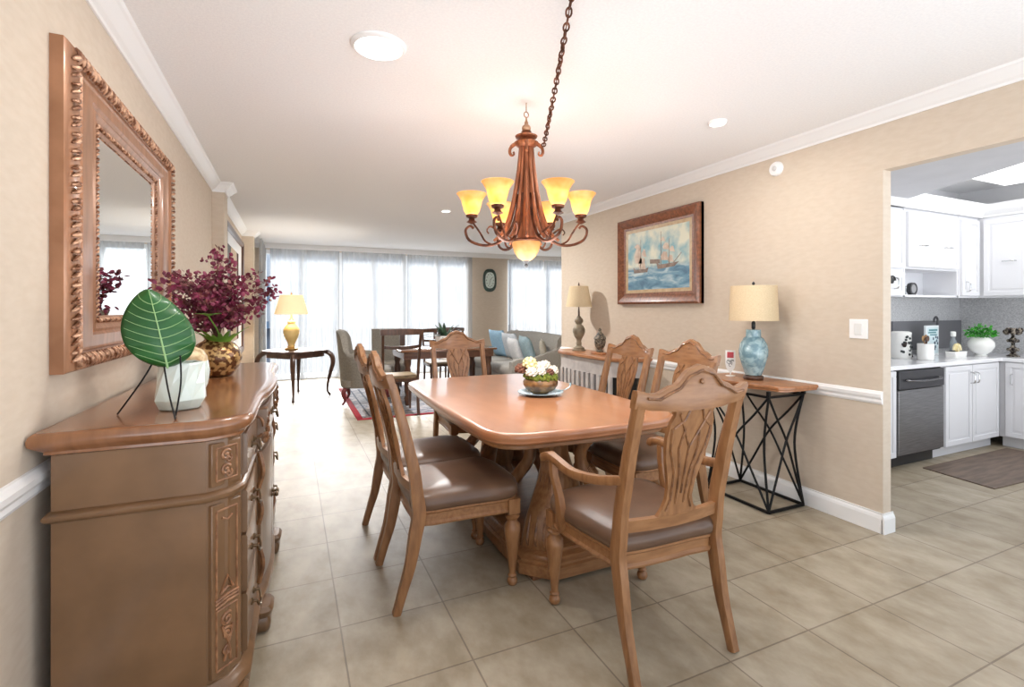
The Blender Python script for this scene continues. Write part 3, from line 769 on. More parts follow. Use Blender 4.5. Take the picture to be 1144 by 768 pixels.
# faceted white planter
cel = noisy('celadon_glaze', sr(222,232,226), sr(206,220,212), 8, .2, coat=.6)
secs = []
for z, rr, tw in ((0,.050,0),(.003,.058,0),(.03,.072,.1),(.075,.066,.32),(.13,.060,.55),(.136,.058,.55)):
    secs.append([(rr*(1+.09*(k % 2))*cos(2*pi*k/12+tw), rr*(1+.09*(k % 2))*sin(2*pi*k/12+tw), z) for k in range(12)])
for z, rr in ((.134,.052),(.05,.05),(.045,.001)):
    secs.append([(rr*(1+.07*(k % 2))*cos(2*pi*k/12+.55), rr*(1+.07*(k % 2))*sin(2*pi*k/12+.55), z) for k in range(12)])
o = MB().loft(secs).obj('planter', cel, smooth=False, bevel=.002); o.location = (-.345,2.03,ZT); o.scale = (1.05,1.05,1.18); tag(o, 'faceted pale white green ceramic planter standing behind the leaf ornament', 'planter')
# round pale jar with mottled lid behind it
jr = thing('ceramic_jar', 'rounded white and cream jar between the faceted planter and gold vase', 'jar', (-.365,2.27,ZT))
MB().lathe([(.04,0),(.05,.006),(.07,.05),(.076,.10),(.070,.14),(.056,.155)], 32).obj('body', cel, jr)
MB().lathe([(.070,.138),(.066,.16),(.05,.185),(.02,.198),(.001,.2)], 28).obj('mottled_lid', noisy('mottled_cream', sr(226,206,164), sr(160,124,80), 45, .4), jr)
# gold vase with burgundy branches
gv_m = noisy('gold_flecked', sr(196,160,104), sr(96,58,28), 42, .3, metal=.55, lo=.46, hi=.54, bump=.4, bscale=50, coat=.3)
gx, gy = -.345, 2.93
gv = MB().lathe([(.05,0),(.075,.006),(.105,.05),(.118,.09),(.112,.13),(.085,.165),(.058,.182),(.052,.19),(.06,.20),(.054,.20),(.045,.185),(.001,.18)], 40).obj('gold_vase', gv_m); gv.location = (gx,gy,ZT)
tag(gv, 'round gold flecked vase holding burgundy branches on the sideboard', 'vase')
br = thing('burgundy_branches', 'spray of burgundy leafy branches in the gold vase', 'branches', (gx,gy,ZT+.19))
burg = noisy('burgundy_leaf', sr(138,46,78), sr(100,32,54), 14, .55); burg2 = noisy('rust_leaf', sr(132,70,70), sr(98,48,52), 14, .55); stem_m = mat('brown_stem', sr(96,62,50), .7)
rnd = random.Random(11); ms = MB(); la = MB(); lb = MB()
def leaf(m, p, d, r):
    d = d.normalized(); s = d.cross(Vector((rnd.uniform(-1,1),rnd.uniform(-1,1),rnd.uniform(-1,1)))).normalized(); n = d.cross(s)
    P = [p, p+d*r*.5+s*r*.5, p+d*r*1.2+s*r*.5, p+d*r*1.55, p+d*r*1.2-s*r*.5, p+d*r*.5-s*r*.5, p+d*r*.8+n*r*.16]
    m.add(P, [(0,1,6),(1,2,6),(2,3,6),(3,4,6),(4,5,6),(5,0,6)])
tips = [(max(-.17,a_*1.12),b_*1.0,c_*1.08) for a_,b_,c_ in [(-.26,-.28,.22),(-.20,-.12,.27),(-.24,.10,.24),(-.10,-.20,.27),(-.12,.06,.30),(-.02,.02,.27),(-.02,-.18,.17),(.03,.10,.36),(.0,.05,.42),(.08,-.02,.25),(.12,.14,.30),(.17,.05,.26),(.22,.10,.24),(.10,-.12,.15),(.15,-.05,.13),(-.06,-.10,.22),(-.14,-.16,.18),(.05,.20,.30),(-.10,.18,.26),(.20,.16,.18),(-.20,-.20,.10),(-.14,-.05,.14),(.0,-.08,.30),(-.06,.0,.20)]]
for tx, ty, tz in tips:
    mid = Vector((tx*.35,ty*.35,tz*.62)); pth = smoothpath([(rnd.uniform(-.02,.02),rnd.uniform(-.02,.02),-.12), (tx*.08,ty*.08,tz*.2), mid, (tx,ty,tz)], 6)
    ms.tube(pth, [.0028-.0018*i/len(pth) for i in range(len(pth))], 5)
    for i in range(9, len(pth)):
        for k in range(2):
            a = rnd.random()*6.28; d = Vector((cos(a),sin(a),rnd.uniform(-.4,.8))).normalized()
            L_ = rnd.uniform(.02,.07); e = pth[i]+d*L_; ms.tube([pth[i], (pth[i]+e)/2+Vector((0,0,.006)), e], .001, 4)
            for q in range(5): leaf(la if rnd.random() < .7 else lb, e+Vector((rnd.uniform(-.016,.016),rnd.uniform(-.016,.016),rnd.uniform(-.016,.016))), Vector((rnd.uniform(-1,1),rnd.uniform(-1,1),rnd.uniform(-.6,1))), rnd.uniform(.013,.021))
ms.obj('stems', stem_m, br); la.obj('burgundy_leaves', burg, br, smooth=False); lb.obj('rust_leaves', burg2, br, smooth=False)
tl = thing('green_leaves', 'pointed bright green leaves tucked in the mouth of the gold vase', 'leaves', (gx+.02,gy-.05,ZT+.17))
lg_ = noisy('fresh_green', sr(120,170,60), sr(70,130,40), 10, .5)
def blade(m, p0, d, Ln, w):
    d = Vector(d).normalized(); s = d.cross(Vector((0,0,1))).normalized(); secs = []
    vs = []; 
    for i in range(7):
        t_ = i/6; c = Vector(p0)+d*Ln*t_+Vector((0,0,-.25*Ln*t_*t_)); ww = w*sin(pi*(.12+.88*t_))
        secs.append([c+s*ww, c+d.cross(s)*.0015, c-s*ww, c-d.cross(s)*.0015])
    m.loft(secs)
m = MB()
for k in range(9):
    a = -2.9+k*.36; blade(m, (.02*cos(a),.02*sin(a)+.04,-.02), (cos(a)*.75,sin(a)*.75-.25,1), .15+.02*(k % 3), .013)
m.obj('blades', lg_, tl)
m = MB()
for k in range(6):
    a = k*1.05; blade(m, (-.02,-.22,.14), (cos(a),sin(a),.5), .06, .014)
m.tube(smoothpath([(0,.03,-.02),(0,-.06,.06),(-.02,-.22,.14)],4), .003, 5)
m.obj('rosette', lg_, tl)

# ------------------------------------------------------------------ chandelier
cx_, cy_ = 1.225, 2.519
chd = thing('chandelier', 'bronze six-arm chandelier with glowing amber glass shades and a swagged chain', 'chandelier', (cx_,cy_,0))
MB().lathe([(.006,1.60),(.04,1.70),(.075,1.705),(.080,1.715),(.055,1.73),(.05,1.76),(.055,1.85),(.045,2.0),(.036,2.15),(.034,2.24),(.05,2.25),(.065,2.262),(.070,2.272),(.045,2.285),(.038,2.295),(.060,2.302),(.064,2.31),(.03,2.325),(.018,2.335)], 28).obj('column', bronze_lt, chd)
m = MB(); m.ball((0,0,2.355),(.026,.026,.024)); m.lathe([(.012,2.33),(.03,2.336),(.012,2.342)],16); m.lathe([(.008,2.37),(.012,2.385),(.006,2.4),(.004,2.42)],12)
m.tube([(.014*cos(a),0,2.433+.016*sin(a)) for a in [2*pi*k/14 for k in range(14)]], .003, 6, closed=True)
m.tube([(0,.0,2.449),(0,0,2.5)], .003, 6); m.obj('finial', noisy('pale_gold', sr(190,150,120), sr(130,90,66), 14, .35, metal=.7), chd)
# bell of metal reeds down the column
m = MB()
for k in range(12):
    a = 2*pi*k/12+.1
    m.tube(smoothpath([(r_*cos(a), r_*sin(a), z) for r_, z in ((.034,2.245),(.046,2.12),(.068,1.98),(.096,1.86),(.135,1.765),(.185,1.715))], 4), .0085, 6)
m.obj('reeds', bronze_lt, chd)
# curled crown leaves
for k in range(4):
    a = R(90*k)+YAW*-1+.0; M = Matrix.Rotation(a,4,'Z')
    m = MB(); m.tube(smoothpath([(.03,0,2.255),(.06,0,2.266),(.088,0,2.246),(.094,0,2.218),(.082,0,2.20),(.07,0,2.208),(.074,0,2.222)],4), [.011]*8+[.009]*8+[.006]*9, 7, M=M); m.obj('crown_scroll', bronze_lt, chd)
amber = mat('amber_glass', sr(230,180,110), .35, 0, Emission_Color=(*sr(255,190,92),1), Emission_Strength=.16, Transmission_Weight=.0)
nt = amber.node_tree; N = nt.nodes; Lk = nt.links; b = N['Principled BSDF']
tc = N.new('ShaderNodeTexCoord'); sp_ = N.new('ShaderNodeTexNoise'); sp_.inputs['Scale'].default_value = 14; Lk.new(tc.outputs['Object'], sp_.inputs[0])
rp = N.new('ShaderNodeValToRGB'); rp.color_ramp.elements[0].color = (*sr(240,186,112),1); rp.color_ramp.elements[1].color = (*sr(251,222,170),1); rp.color_ramp.elements[0].position=.3; rp.color_ramp.elements[1].position=.7
Lk.new(sp_.outputs[0], rp.inputs[0]); Lk.new(rp.outputs[0], b.inputs['Base Color'])
b.inputs['Subsurface Weight'].default_value = 0
# translucency lets the bulbs glow through
tn = N.new('ShaderNodeBsdfTranslucent'); Lk.new(rp.outputs[0], tn.inputs[0]); mxs = N.new('ShaderNodeMixShader'); mxs.inputs[0].default_value = .6
Lk.new(b.outputs[0], mxs.inputs[1]); Lk.new(tn.outputs[0], mxs.inputs[2]); Lk.new(mxs.outputs[0], N['Material Output'].inputs[0])
bulb_m = mat('lit_bulb', (1,.9,.7), .4, Emission_Color=(1,.86,.62,1), Emission_Strength=26)
for k in range(6):
    a = -YAW+R(60*k)+0; M = Matrix.Rotation(a,4,'Z'); sw = .0
    arm = MB()
    pth = smoothpath([(.045,0,1.98),(.06,0,1.86),(.10,0,1.76),(.17,0,1.70),(.25,0,1.69),(.325,0,1.72),(.345,0,1.775),(.318,0,1.80),(.30,0,1.785)],4)
    n = len(pth); arm.tube(pth, [.0085-.002*abs(i/n-.3) for i in range(n)], 7, M=M)
    arm.tube(smoothpath([(.20,0,1.695),(.235,0,1.715),(.262,0,1.76),(.290,0,1.80),(.31,0,1.825)],4), .006, 6, M=M)
    arm.tube(smoothpath([(.13,.0,1.73),(.16,.03,1.765),(.20,.045,1.79),(.222,.04,1.77),(.212,.03,1.752)],4), [.006]*10+[.004]*7, 6, M=M)
    o = arm.obj('arm', bronze, chd)
    Ms = M @ Matrix.Translation((.310,0,0))
    MB().lathe([(.004,1.81),(.030,1.822),(.018,1.832),(.016,1.842),(.032,1.85),(.034,1.862),(.022,1.868),(.001,1.868)], 18, M=Ms).obj('candle_cup', bronze, o)
    sh = MB().lathe([(.026,1.862),(.034,1.868),(.044,1.885),(.052,1.915),(.060,1.945),(.074,1.968),(.086,1.982),(.084,1.984),(.072,1.971),(.058,1.948),(.050,1.917),(.042,1.889),(.030,1.874)], 32, M=Ms, cap=False).obj('shade', amber, o)
    MB().ball((0,0,1.915), (.020,.020,.026), M=Ms).obj('bulb', bulb_m, o)
bw = MB().lathe([(.082,1.712),(.080,1.69),(.070,1.655),(.050,1.622),(.022,1.602),(.018,1.605),(.046,1.627),(.066,1.658),(.076,1.69),(.078,1.710)], 36, cap=False).obj('bottom_bowl', amber, chd)
MB().lathe([(.086,1.708),(.09,1.714),(.086,1.722),(.05,1.73)],28).obj('collar', bronze, chd)
MB().lathe([(.022,1.604),(.012,1.592),(.006,1.584),(.011,1.575),(.007,1.566),(.001,1.562)], 16).obj('bowl_finial', black_p, bw)
MB().ball((0,0,1.668), .024).obj('bulb', bulb_m, bw)
# swagged chain up to a ceiling hook nearer the camera
S0 = Vector((.098*cos(-YAW), .098*sin(-YAW), 2.255)); E0 = Vector((1.01-cx_, 1.415-cy_, 2.497))
E0 = Vector((.411*1.66+.127*.9116*1.66-cx_+.01, .9116*1.66-.127*.411*1.66-cy_, 2.495))
ln = (E0-S0).length; nl = int(ln/.034); m = MB()
def chpt(t_): p = S0.lerp(E0, t_); p.z -= .05*4*t_*(1-t_)*.5; return p
for i in range(nl):
    p = chpt((i+.5)/nl); d = (chpt(min(1,(i+1)/nl))-chpt(i/nl)).normalized(); s = d.cross(Vector((0,0,1))).normalized(); w = d.cross(s)
    s2 = s*cos(i*1.45)+w*sin(i*1.45)
    m.tube([p+d*.022*cos(a)+s2*.011*sin(a) for a in [2*pi*k/12 for k in range(12)]], .0038, 5, closed=True)
m.tube([chpt(i/20) for i in range(21)], .002, 5)
m.obj('chain', bronze, chd)
m = MB().lathe([(.022,2.499),(.022,2.494),(.008,2.488)],18,M=Matrix.Translation((E0.x,E0.y,0))); m.obj('ceiling_hook', bronze, chd)
def plight(name, loc, e, col, r=.03, par=None):
    l = bpy.data.lights.new(name,'POINT'); l.energy = e; l.color = col; l.shadow_soft_size = r
    o = bpy.data.objects.new(name, l); o.location = loc; C.objects.link(o); return o

# ------------------------------------------------------------------ console with crossed iron base, right
walnut_lt = noisy('console_top_wood', sr(184,126,84), sr(150,98,62), 6, .35, (5,1,1), 5, coat=.3)
c1 = thing('console_table', 'small wood topped console with crossed black iron rod base against the right wall', 'console table', (3.0,2.47,0))
HT = .83
P = [tuple(p)[:2] for p in smoothpath([(.165,-.34,0),(-.12,-.33,0),(-.165,-.22,0),(-.215,-.08,0),(-.215,.08,0),(-.165,.22,0),(-.12,.33,0),(.165,.34,0)],3)]
P = list(reversed(P)); 
MB().stack(P[::-1] if False else P, [(-.012,HT-.038),(0,HT-.034),(0,HT-.024),(.006,HT-.018),(.006,HT-.006),(0,HT)]).obj('top', walnut_lt, c1, angle=35)
x0, x1, y0, y1 = -.185, .150, -.255, .255; zt = HT-.075
m = MB()
def rod(a, b, r=.008): m.tube([a,b], r, 6)
for z in (.012,):
    for a, b in (((x0,y0,z),(x1,y0,z)),((x1,y0,z),(x1,y1,z)),((x1,y1,z),(x0,y1,z)),((x0,y1,z),(x0,y0,z))): m.bar([a,b], .018, .018, side=(0,0,1))
m.obj('floor_frame', iron, c1, smooth=False)
m = MB()
for z in (zt,):
    for a, b in (((x0,y0,z),(x1,y0,z)),((x1,y0,z),(x1,y1,z)),((x1,y1,z),(x0,y1,z)),((x0,y1,z),(x0,y0,z))): m.bar([a,b], .016, .016, side=(0,0,1))
for x in (x0,x1):
    for y in (y0,y1): m.box(x-.01,x+.01,y-.01,y+.01,zt,HT-.036)
    m.box(x-.008,x+.008,-.008,.008,zt,HT-.036)
m.obj('top_frame', iron, c1, smooth=False)
for a, b in (((x0,y0),(x1,y0)),((x1,y0),(x1,y1)),((x1,y1),(x0,y1)),((x0,y1),(x0,y0))):
    for (p, q) in ((a,b),(b,a)):
        pm_ = ((p[0]+q[0])/2,(p[1]+q[1])/2)
        path = smoothpath([(p[0],p[1],.015),(p[0]+(q[0]-p[0])*.26,p[1]+(q[1]-p[1])*.26,.25),(pm_[0],pm_[1],.46),(p[0]+(q[0]-p[0])*.78,p[1]+(q[1]-p[1])*.78,.62),(q[0],q[1],zt)],4)
        MB().tube(path, .0075, 7).obj('cross_rod', iron, c1)
for x, y in ((x0,y0),(x1,y0),(x1,y1),(x0,y1)):
    path = smoothpath([(x,y,.015),(x*.88,y*.80+.0,.42),(x,y,zt)],8); MB().tube(path, .008, 7).obj('leg', iron, c1)

def lamp(name, label, loc, body, body_m, shade, shade_m, extras, cat='table lamp'):
    t = thing(name, label, cat, loc)
    MB().lathe(body, 40).obj('body', body_m, t, angle=50)
    r0, z0, r1, z1 = shade
    MB().lathe([(r0,z0),(r1,z1),(r1-.003,z1),(r0-.003,z0)], 48, cap=False).obj('lamp_shade', shade_m, t, angle=60)
    for nm, prof, mt_ in extras: MB().lathe(prof, 20).obj(nm, mt_, t, angle=50)
    return t
blue_m = noisy('blue_mottled_glaze', sr(166,196,202), sr(118,152,164), 16, .18, coat=.6, lo=.4, hi=.6, distort=1.5)
lamp('table_lamp', 'blue mottled ceramic urn lamp with burlap drum shade on the iron console', (2.985,2.47,HT),
     [(.045,.03),(.055,.034),(.06,.05),(.078,.11),(.094,.17),(.096,.205),(.088,.25),(.066,.29),(.050,.302),(.048,.345),(.050,.352),(.02,.354),(.001,.354)], blue_m,
     (.160,.415,.150,.660), linen_off,
     [('base',[(.062,0),(.066,.006),(.066,.022),(.058,.03),(.001,.03)],darkw), ('stem',[(.006,.354),(.013,.36),(.013,.40),(.007,.41),(.004,.665),(.001,.668)],black_p),
      ('finial',[(.004,.662),(.009,.672),(.009,.682),(.003,.690),(.001,.692)],black_p), ('spider',[(.149,.655),(.148,.652),(.148,.655),(.149,.658)],black_p)])
# wine glass shaped sign
wg = thing('wine_glass_sign', 'little white wine glass shaped sign with red wine, left of the blue lamp', 'sign', (2.98,2.665,HT), R(-50))
red = mat('wine_red', sr(190,70,80), .5); paper = mat('white_painted_wood', sr(240,238,234), .5)
MB().lathe([(.034,0),(.034,.004),(.001,.004)],20).obj('foot', paper, wg)
gp = [(-.034,.19),(-.034,.09),(-.028,.06),(-.012,.035),(-.003,.02),(-.003,.002),(.003,.002),(.003,.02),(.012,.035),(.028,.06),(.034,.09),(.034,.19)]
MB().loft([[(x,y,z) for x,z in gp] for y in (-.004,.004)]).obj('glass_cutout', paper, wg, smooth=False)
MB().loft([[(x,y,z) for x,z in ((-.022,.178),(-.022,.135),(.022,.135),(.022,.178))] for y in (-.0055,-.0035)]).obj('wine', red, wg, smooth=False)
m = MB()
for cxx, czz, rr in ((-.012,.105,.013),(.012,.108,.012),(0,.082,.011)): m.tube([(cxx+rr*cos(a),-.006,czz+rr*sin(a)) for a in [i*.5 for i in range(11)]], .0016, 5)
m.tube([(-.02,-.006,.12),(.0,-.006,.10),(.02,-.006,.122)], .0016, 5); m.obj('script_scroll', black_p, wg)

# ------------------------------------------------------------------ demilune console farther along
c2 = thing('half_moon_console', 'brown topped console with white front and dark openings, far along the right wall', 'console table', (3.175,4.46,0))
wp = noisy('whitewashed_wood', sr(196,190,186), sr(176,170,168), 10, .6)
P = [(0,-.68),(-.24,-.66),(-.345,-.50),(-.365,-.2),(-.365,.2),(-.345,.50),(-.24,.66),(0,.68)]
P = P[::-1]
MB().stack(P, [(-.01,.81),(.005,.816),(.012,.822),(.012,.842),(.004,.85),(-.05,.851)]).obj('top', walnut_lt, c2, angle=30)
MB().stack(P, [(-.03,.66),(-.025,.66),(-.025,.81)]).obj('drawer_case', wp, c2, smooth=False)
MB().stack(P, [(-.07,.10),(-.07,.66)]).obj('dark_interior', mat('opening_shade_black', (.012,.012,.012), .6), c2, smooth=False)  # black core behind the slats, the openings' shade put into its colour
MB().stack(P, [(-.03,.0),(-.02,.0),(-.02,.085),(-.03,.10)]).obj('plinth', wp, c2, smooth=False)
Q = [Vector((x,y,0)) for x,y in P][1:-1]
for i in range(len(Q)-1):
    n = max(1,int((Q[i+1]-Q[i]).length/.10))
    for k in range(n):
        p = Q[i].lerp(Q[i+1], k/n)*.93
        if p.x < -.05: MB().box(-.012,.012,-.026,.026,.10,.66, M=Matrix.Translation((p.x,p.y,0))).obj('slat', wp, c2, smooth=False, bevel=.002)
taupe = noisy('distressed_taupe', sr(150,138,116), sr(112,100,82), 14, .5)
lamp('table_lamp', 'taupe turned baluster lamp with tan tapered shade, unlit, on the half moon console', (3.0,4.80,.85),
     [(.075,0),(.078,.012),(.06,.02),(.062,.035),(.045,.045),(.028,.06),(.032,.085),(.026,.11),(.03,.13),(.055,.17),(.07,.215),(.068,.25),(.05,.285),(.03,.30),(.038,.315),(.05,.335),(.045,.36),(.03,.375),(.018,.395),(.001,.40)], taupe,
     (.150,.50,.105,.735), linen_off,
     [('stem',[(.012,.39),(.010,.45),(.005,.50),(.004,.74),(.001,.74)],darkw), ('finial',[(.005,.735),(.010,.75),(.006,.77),(.001,.78)],darkw)])
us = thing('urn_ornament', 'small dark carved lidded urn on a wooden slab, right of the taupe lamp', 'ornament', (2.985,4.36,.85))
stone = noisy('carved_dark_stone', sr(136,126,108), sr(44,38,34), 55, .5, lo=.42, hi=.58, bump=.7, bscale=60)
MB().stack(rrect(-.06,.06,-.10,.10,.03,3), [(-.006,0),(0,.004),(0,.018),(-.006,.022)]).obj('wooden_slab', walnut_lt, us)
MB().lathe([(.035,.022),(.04,.03),(.025,.045),(.03,.055),(.052,.085),(.060,.125),(.056,.15),(.066,.16),(.062,.175),(.045,.195),(.035,.215),(.018,.23),(.014,.245),(.020,.255),(.010,.27),(.001,.275)], 24).obj('urn', stone, us)
m = MB()
for s in (-1,1): m.tube(smoothpath([(0,s*.055,.15),(0,s*.078,.14),(0,s*.074,.11),(0,s*.052,.095)],4), .006, 6)
m.obj('handles', stone, us)

# ------------------------------------------------------------------ far left lamp table and lamp
lt = thing('lamp_table', 'dark wood lamp table with curved cabriole legs by the far left windows', 'side table', (.08,8.05,0), R(40))
P = smooth_outline([(-.46,-.30),(-.30,-.34),(-.12,-.36),(.12,-.36),(.30,-.34),(.46,-.30),(.52,0),(.46,.30),(.12,.36),(-.12,.36),(-.46,.30),(-.52,0)])
P = rrect(-.40,.40,-.40,.40,.24,8)
MB().stack(P, [(-.02,.685),(0,.692),(0,.705),(-.008,.715),(-.03,.716)]).obj('top', darkw, lt)
MB().stack(rrect(-.33,.33,-.33,.33,.16,6), [(-.02,.61),(0,.61),(0,.69)]).obj('apron', darkw, lt)
for sx in (-1,1):
    for sy in (-1,1):
        d = Vector((sx*.75,sy*.75,0))
        pth = smoothpath([Vector((sx*.28,sy*.28,z))+d*o for o,z in ((.0,.69),(.09,.63),(.12,.52),(.085,.36),(.05,.2),(.045,.08),(.085,.012))],4)
        n = len(pth); MB().tube(pth, [lerp([0,.2,.8,1],[.034,.036,.016,.022], i/n) for i in range(n)], 8).obj('leg', darkw, lt)
glow = shade_mat('lit_cream_shade', sr(250,232,200), .5, sr(255,214,150)); yel = noisy('yellow_glaze', sr(232,204,136), sr(216,182,108), 6, .2, coat=.6)
lamp('table_lamp', 'glowing yellow urn table lamp with lit cream shade by the far left windows', (.02,8.0,.716),
     [(.05,.045),(.055,.055),(.045,.075),(.06,.12),(.095,.19),(.115,.26),(.11,.31),(.08,.36),(.05,.39),(.05,.40),(.06,.41),(.055,.43),(.04,.44),(.001,.44)], yel,
     (.235,.53,.155,.815), glow,
     [('base',[(.09,0),(.095,.01),(.09,.03),(.07,.038),(.055,.045),(.001,.045)],brass), ('stem',[(.035,.43),(.04,.45),(.02,.47),(.012,.53),(.006,.60),(.004,.82),(.001,.82)],brass),
      ('finial',[(.005,.81),(.012,.83),(.006,.85),(.001,.86)],brass)])
plight('lamp_bulb', (.02,8.0,1.40), 24, (1,.93,.82), .04)

# ------------------------------------------------------------------ rug
def rug_mat():
    m = noisy('rug_field', sr(206,200,200), sr(120,128,142), 9, .95, (1,5,1), 6, lo=.42, hi=.56, distort=1)
    return m
rg = thing('rug', 'grey patterned rug with red border under the far table', 'rug', (1.745,7.35,0))
rw, rl = 1.015, 1.27
MB().box(-rw,rw,-rl,rl,.0,.007).obj('red_border', noisy('rug_red', sr(170,44,58), sr(140,34,48), 30, .95), rg, smooth=False)
MB().box(-rw+.07,rw-.07,-rl+.07,rl-.07,.007,.010).obj('field', rug_mat(), rg, smooth=False)
m = MB()
for (a,b) in ((.15,.17),(.27,.30)):
    for s in (0,1):
        m.box(-rw+a,rw-a, (-rl+a) if s == 0 else (rl-b), (-rl+b) if s == 0 else (rl-a), .010,.0112); m.box((-rw+a) if s == 0 else (rw-b), (-rw+b) if s == 0 else (rw-a), -rl+b, rl-b, .010,.0112)
m.obj('inner_stripes', mat('rug_slate', sr(92,98,112), .95), rg, smooth=False)

# ------------------------------------------------------------------ far dining set
t2 = thing('card_table', 'dark wood table on the rug beyond the oak table', 'table', (2.05,7.05,0))
MB().stack(rrect(-.70,.70,-.46,.46,.04,3), [(-.01,.735),(0,.74),(0,.76),(-.008,.766)]).obj('tabletop', noisy('dark_polished_top', sr(120,84,62), sr(96,64,46), 5, .12, (1,6,1), coat=.8), t2)
MB().stack(rrect(-.65,.65,-.41,.41,.01,2), [(0,.64),(0,.735)]).obj('apron', noisy('mid_walnut', sr(120,80,58), sr(96,62,44), 8, .35, (1,5,5), coat=.3), t2, smooth=False)
for sx in (-1,1):
    for sy in (-1,1):
        MB().lathe([(.03,.0),(.04,.03),(.05,.10),(.03,.14),(.045,.2),(.05,.45),(.035,.52),(.05,.56),(.05,.65)],14,M=Matrix.Translation((sx*.59,sy*.35,.011))).obj('leg', darkw, t2)
def side_chair():
    t = thing('side_chair', 'x', 'chair', (0,0,0), 0, 'dark wood chairs at the far table')
    for s in (-1,1):
        MB().bar(smoothpath([(s*.21,-.27,0),(s*.21,-.235,.25),(s*.215,-.22,.46),(s*.22,-.25,.7),(s*.23,-.31,1.0)],4), .034, .038).obj('back_post', darkw, t)
        MB().bar([(s*.21,.20,0),(s*.21,.195,.2),(s*.21,.19,.43)], [.024,.032,.038],[.024,.032,.038]).obj('front_leg', darkw, t)
    m = MB(); m.loft([[(x,-.31-.03*(1-(x/.26)**2)+dy,z) for dy,z in ((.013,1.0),(.013,1.065+.012*cos(x*6)),(-.013,1.065+.012*cos(x*6)),(-.013,1.0-.0))] for x in [-.26+.52*i/12 for i in range(13)]]); m.obj('top_rail', darkw, t)
    m = MB(); m.loft([[(x,-.275-.03*(1-(x/.24)**2)+dy,z-.02*cos(x*6)) for dy,z in ((.010,.84),(.010,.88),(-.010,.88),(-.010,.84))] for x in [-.22+.44*i/10 for i in range(11)]]); m.obj('mid_rail', darkw, t)
    m = MB(); m.loft([[(x,-.29-.03+dy,z) for x in (-.03,.03) for dy in (.006,)]+[(x,-.29-.03+dy,z) for x in (.03,-.03) for dy in (-.006,)] for z in (.87,1.0)]); m.obj('splat', darkw, t, smooth=False)
    MB().stack(rrect(-.235,.235,-.235,.22,.04,3), [(-.01,.415),(0,.42),(0,.45),(-.01,.455)]).obj('seat_frame', darkw, t)
    MB().stack(rrect(-.225,.225,-.215,.21,.04,3), [(0,.452),(.004,.468),(-.01,.485),(-.05,.492)]).obj('seat', noisy('tan_seat', sr(150,130,100), sr(130,110,84), 8, .6), t)
    return t
sc = side_chair(); sc.location = (1.24,6.30,.011); sc['label'] = 'dark wood chair at the near side of far table, back to the viewer'
dup(sc, (2.28,7.95,.011), R(180), 'dark wood chair on the window side of far table, left of two').scale = (1,1,.91)
dup(sc, (2.72,8.56,0), R(176), 'dark wood chair on the window side of far table, right of two').scale = (1,1,.91)
# upholstered grey chair behind the table
gc = thing('upholstered_chair', 'grey upholstered chair on the window side of the far table', 'chair', (1.50,8.15,.011), R(180)); gc.scale = (1,1,.95)
MB().stack(rrect(-.26,.26,-.28,.26,.06,4), [(-.02,.30),(0,.32),(.005,.42),(-.01,.47),(-.05,.49)]).obj('seat', grey_fab, gc)
m = MB(); m.loft([[(x,-.30+dy-.10*(z-.45),z) for x,dy in ((-.25,.04),(-.2,.05),(.2,.05),(.25,.04),(.25,-.03),(.2,-.045),(-.2,-.045),(-.25,-.03))] for z in (.30,.5,.8,.98,1.03)]); m.obj('backrest', grey_fab, gc)
for sx in (-1,1):
    for sy in (-1,1): MB().bar([(sx*.21,sy*.22,0),(sx*.21,sy*.22,.31)], [.028,.04],[.028,.04]).obj('leg', darkw, gc)
# grey barrel armchair
cherry = noisy('cherry_leg', sr(120,40,40), sr(84,26,28), 8, .3, coat=.4)
ar = thing('armchair', 'grey tub armchair with reddish curved legs at left end of the rug', 'armchair', (.98,7.25,.011), R(-102))
MB().stack(rrect(-.27,.27,-.22,.36,.07,5), [(-.02,.33),(0,.35),(.01,.42),(.0,.47),(-.04,.49)]).obj('seat_cushion', grey_fab, ar)
secs = []
for i in range(25):
    a = R(180+ -25 + 230*i/24) if False else R(-205+230*i/24+0)
    ca, sa = cos(a), sin(a); k = (i-12)/12; hgt = lerp([0,.28,.46,1],[1.02,1.0,.70,.68], abs(k))
    ri, ro = .30, .37
    yy = lambda r_: (r_*sa*.95 if sa < 0 else r_*sa*1.0)
    secs.append([(ri*ca,yy(ri),.26),(ri*ca,yy(ri),hgt-.03),(ri*1.04*ca,yy(ri*1.04)*1.06,hgt-.005),((ri+ro)/2*ca,yy((ri+ro)/2)*1.1,hgt+.012),(ro*ca*1.02,yy(ro)*1.13,hgt-.01),(ro*ca*1.03,yy(ro)*1.12,hgt-.05),(ro*ca*.97,yy(ro),.5),(ro*.93*ca,yy(ro)*.95,.24)])
MB().loft(secs).obj('curved_back', grey_fab, ar, angle=60)
MB().stack(rrect(-.30,.30,-.30,.34,.10,5), [(-.02,.23),(0,.25),(0,.34)]).obj('base', grey_fab, ar)
for sx in (-1,1):
    for sy in (-1,1):
        pth = smoothpath([(sx*.24,sy*.25+.02,.25),(sx*.27,sy*.29+.02,.17),(sx*.255,sy*.27+.02,.07),(sx*.275,sy*.30+.02,.008)],4)
        n = len(pth); MB().tube(pth, [lerp([0,.3,.8,1],[.030,.032,.016,.022], i/n) for i in range(n)], 8).obj('leg', cherry, ar)
